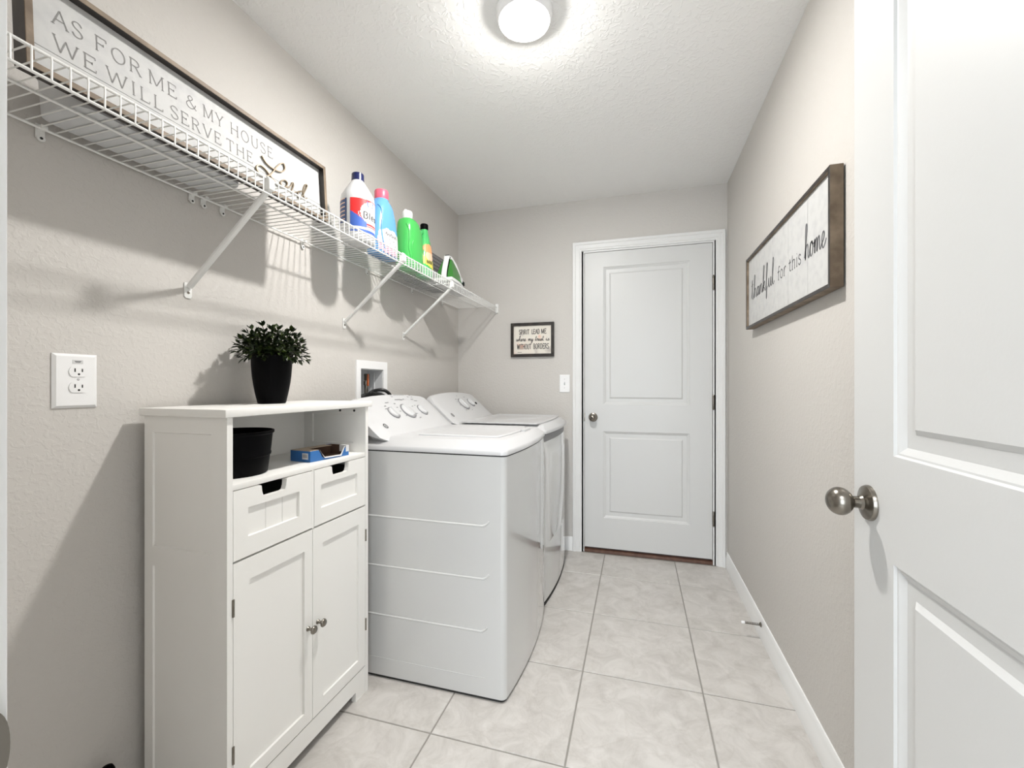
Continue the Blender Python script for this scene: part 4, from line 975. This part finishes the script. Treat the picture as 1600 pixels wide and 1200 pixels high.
# ---------------------------------------------------------------- wall outlet, switch, pictures, door stop
t = thing('wall_outlet', (0, .695, 1.164), 'large white two-socket outlet plate on the left wall', 'outlet')
def plate(b, x0, x1, y0, y1, z0, z1, s=.006):
    loft(b, [[(x0, y0, z0), (x0, y1, z0), (x0, y1, z1), (x0, y0, z1)], [(x0+.002, y0, z0), (x0+.002, y1, z0), (x0+.002, y1, z1), (x0+.002, y0, z1)], [(x1, y0+s, z0+s), (x1, y1-s, z0+s), (x1, y1-s, z1-s), (x1, y0+s, z1-s)]])
b = BM(); plate(b, .0004, .007, .652, .738, 1.100, 1.229, .006); obj('cover_plate', b, M_plastic, t, smooth=0)
for zc in (1.187, 1.149):
    b = BM(); n = 28; P = []
    for i in range(n):
        a = 2*pi*i/n; P.append((.699+.0185*cos(a), zc+max(-.0125, min(.0125, .0175*sin(a)))))
    prism(b, P, 'x', .006, .0088); o_ = obj('socket', b, M_plastic, t, smooth=30)
    b = BM(); bx(b, .0086, .0091, .6905, .693, zc-.001, zc+.0075); bx(b, .0086, .0091, .7045, .707, zc-.001, zc+.0065); lathe(b, [(0, 0), (.003, 0), (0, .0006)], (.0087, .6993, zc-.0065), 'x', 12); obj('slot', b, M_dark, o_, smooth=0)
b = BM(); bx(b, .0065, .0076, .688, .708, 1.2055, 1.2145); o_ = obj('sensor_tab', b, M_lwhite, t, smooth=0)
b = BM(); prism(b, [(.691, 1.2125), (.705, 1.2125), (.702, 1.2085), (.694, 1.2085)], 'x', .0076, .0079); obj('sensor_grille', b, M_grey, o_, smooth=0)
b = BM(); lathe(b, [(0, 0), (.0028, 0), (.002, .001), (0, .0011)], (.0070, .699, 1.168), 'x', 12); obj('screw', b, M_meshl, t)
t = thing('light_switch', (.81, D, 1.165), 'small white light switch left of the closed door', 'switch')
b = BM(); loft(b, [[(x, D-.0004, z) for x, z in ((.774, 1.103), (.846, 1.103), (.846, 1.228), (.774, 1.228))], [(x, D-.003, z) for x, z in ((.774, 1.103), (.846, 1.103), (.846, 1.228), (.774, 1.228))], [(x, D-.006, z) for x, z in ((.779, 1.108), (.841, 1.108), (.841, 1.223), (.779, 1.223))]]); obj('cover_plate', b, M_plastic, t, smooth=0)
b = BM(); loft(b, [[(x, D-.0062, z) for x, z in ((.8055, 1.156), (.8145, 1.156), (.8145, 1.178), (.8055, 1.178))], [(x, D-.016, z) for x, z in ((.807, 1.168), (.813, 1.168), (.813, 1.176), (.807, 1.176))]]); obj('toggle', b, M_bin, t, smooth=0)
for z in (1.1975, 1.136):
    b = BM(); lathe(b, [(0, 0), (.003, 0), (.002, .001), (0, .0011)], (.81, D-.006, z), '-y', 12); obj('screw', b, M_meshl, t)

# framed print on back wall
t = thing('framed_print', (.579, D, 1.48), 'small dark-framed print with black hand lettering on the far wall', 'picture')
FB = lambda u, v, w: (u, D-.022-w, v)
sign_frame('f', FB, .420, .737, 1.358, 1.602, .021, .021, M_frame2, t)
b = BM(); bx(b, .438, .719, D-.012, D-.008, 1.376, 1.584); 
def paper_mat():
    m = mat('watercolour_paper', (.80, .74, .66), .7); nt = m.node_tree; p = nt.nodes['Principled BSDF']
    tc = [n for n in nt.nodes if n.type == 'TEX_COORD'][0]; n = nt.nodes.new('ShaderNodeTexNoise'); n.inputs['Scale'].default_value = 11; n.inputs['Detail'].default_value = 3
    nt.links.new(tc.outputs['Object'], n.inputs['Vector']); r = nt.nodes.new('ShaderNodeValToRGB'); e = r.color_ramp.elements
    e[0].position = .3; e[0].color = (.55, .50, .46, 1); e[1].position = .72; e[1].color = (.80, .50, .38, 1); q = e.new(.43); q.color = (.80, .76, .68, 1); q = e.new(.60); q.color = (.80, .74, .66, 1)
    nt.links.new(n.outputs['Fac'], r.inputs[0]); nt.links.new(r.outputs[0], p.inputs['Base Color']); return m
obj('paper', b, paper_mat(), t, smooth=0)
FBp = lambda u, v, w: FB(u, v, -.010+.0006)
b = BM()
for wd, a, c, z, h in (('SPIRIT', .482, .556, 1.520, .034), ('LEAD', .574, .632, 1.521, .034), ('ME', .645, .680, 1.522, .034), ('WITHOUT', .466, .570, 1.413, .037), ('BORDERS', .587, .698, 1.414, .037)): word(b, wd, a, c, z, h, FBp, .0042, serif=False, track=.14)
for wd, a, c in (('where', .458, .532), ('my', .548, .585), ('trust', .598, .662), ('is', .676, .704)): word(b, wd, a, c, 1.472, .034, FBp, .0036, serif=False, table=SC, track=-.02, slant=.15)
strip(b, [(.470, 1.392), (.500, 1.392)], .0025, FBp)
obj('lettering', b, M_inkdk, t, smooth=0)

# sign on the right wall
t = thing('home_sign', (W, 1.87, 1.6), 'wide wood-framed white plank sign with grey handwriting on the right wall', 'sign')
RL, RR, RB, RT = 2.345, 1.392, 1.427, 1.768
FR = lambda u, v, w: (1.812-w, RL-u, v)
sign_frame('f', FR, 0, RL-RR, RB, RT, .012, .034, M_frame2, t, (1, 0, 0), M_frame)
b = BM(); bx(b, 1.831, 1.835, RR+.011, RL-.011, RB+.011, RT-.011); obj('backing_board', b, M_dark, t, smooth=0)
ed = [RR+.012, 1.583, 1.766, 1.950, 2.133, RL-.012]
for a, c in zip(ed, ed[1:]):
    b = BM(); bx(b, 1.822, 1.831, a+.0014, c-.0014, RB+.012, RT-.012, .0005, 1); obj('plank', b, M_board, t, smooth=0)
FRp = lambda u, v, w: FR(u, v, -.010+.0005)
U = lambda y: RL-y
b = BM()
tp = lambda i, n, dx, dy: .45+.95*abs(dy)
M_ink2 = mat('sign_ink', (.12, .12, .125), .7)
for wd, a, c, h, w_, sc in (('thankful', 2.28, 1.925, .090, .0058, 1), ('for', 1.885, 1.790, .050, .0046, 0), ('this', 1.758, 1.638, .050, .0046, 0), ('home', 1.608, 1.440, .098, .0056, 1)):
    b = BM()
    if sc: word(b, wd, U(a), U(c), 1.560, h, FRp, w_, serif=False, table=SC, track=-.03, taper=tp)
    else: word(b, wd, U(a), U(c), 1.560, h, FRp, w_, track=.08)
    obj('lettering', b, M_ink2, t, smooth=0)
b = BM(); bx(b, 1.8462, 1.8498, 1.5, 2.2, RT-.08, RT-.05); obj('hanger_strip', b, M_dark, t, smooth=0)

# spring door stop
t = thing('door_stop', (1.837, 2.18, .07), 'spring door stop with white tip on the right baseboard', 'door stop')
b = BM(); lathe(b, [(0, 0), (.011, 0), (.009, .004), (.005, .007), (0, .007)], (1.837, 2.18, .070), '-x', 18); obj('stop_base', b, M_nickel, t)
b = BM(); P = []
for i in range(150):
    a = i*2*pi/10; q = i/149; P.append((1.832-.062*q, 2.18+.0048*cos(a), .070+.0048*sin(a)+.0*q))
tube(b, P, .0012, 5); obj('spring', b, M_nickel, t, smooth=60)
b = BM(); lathe(b, [(0, 0), (.0058, 0), (.0065, .004), (.006, .012), (.004, .014), (0, .014)], (1.771, 2.18, .070), '-x', 16); obj('rubber_tip', b, M_plastic, t)
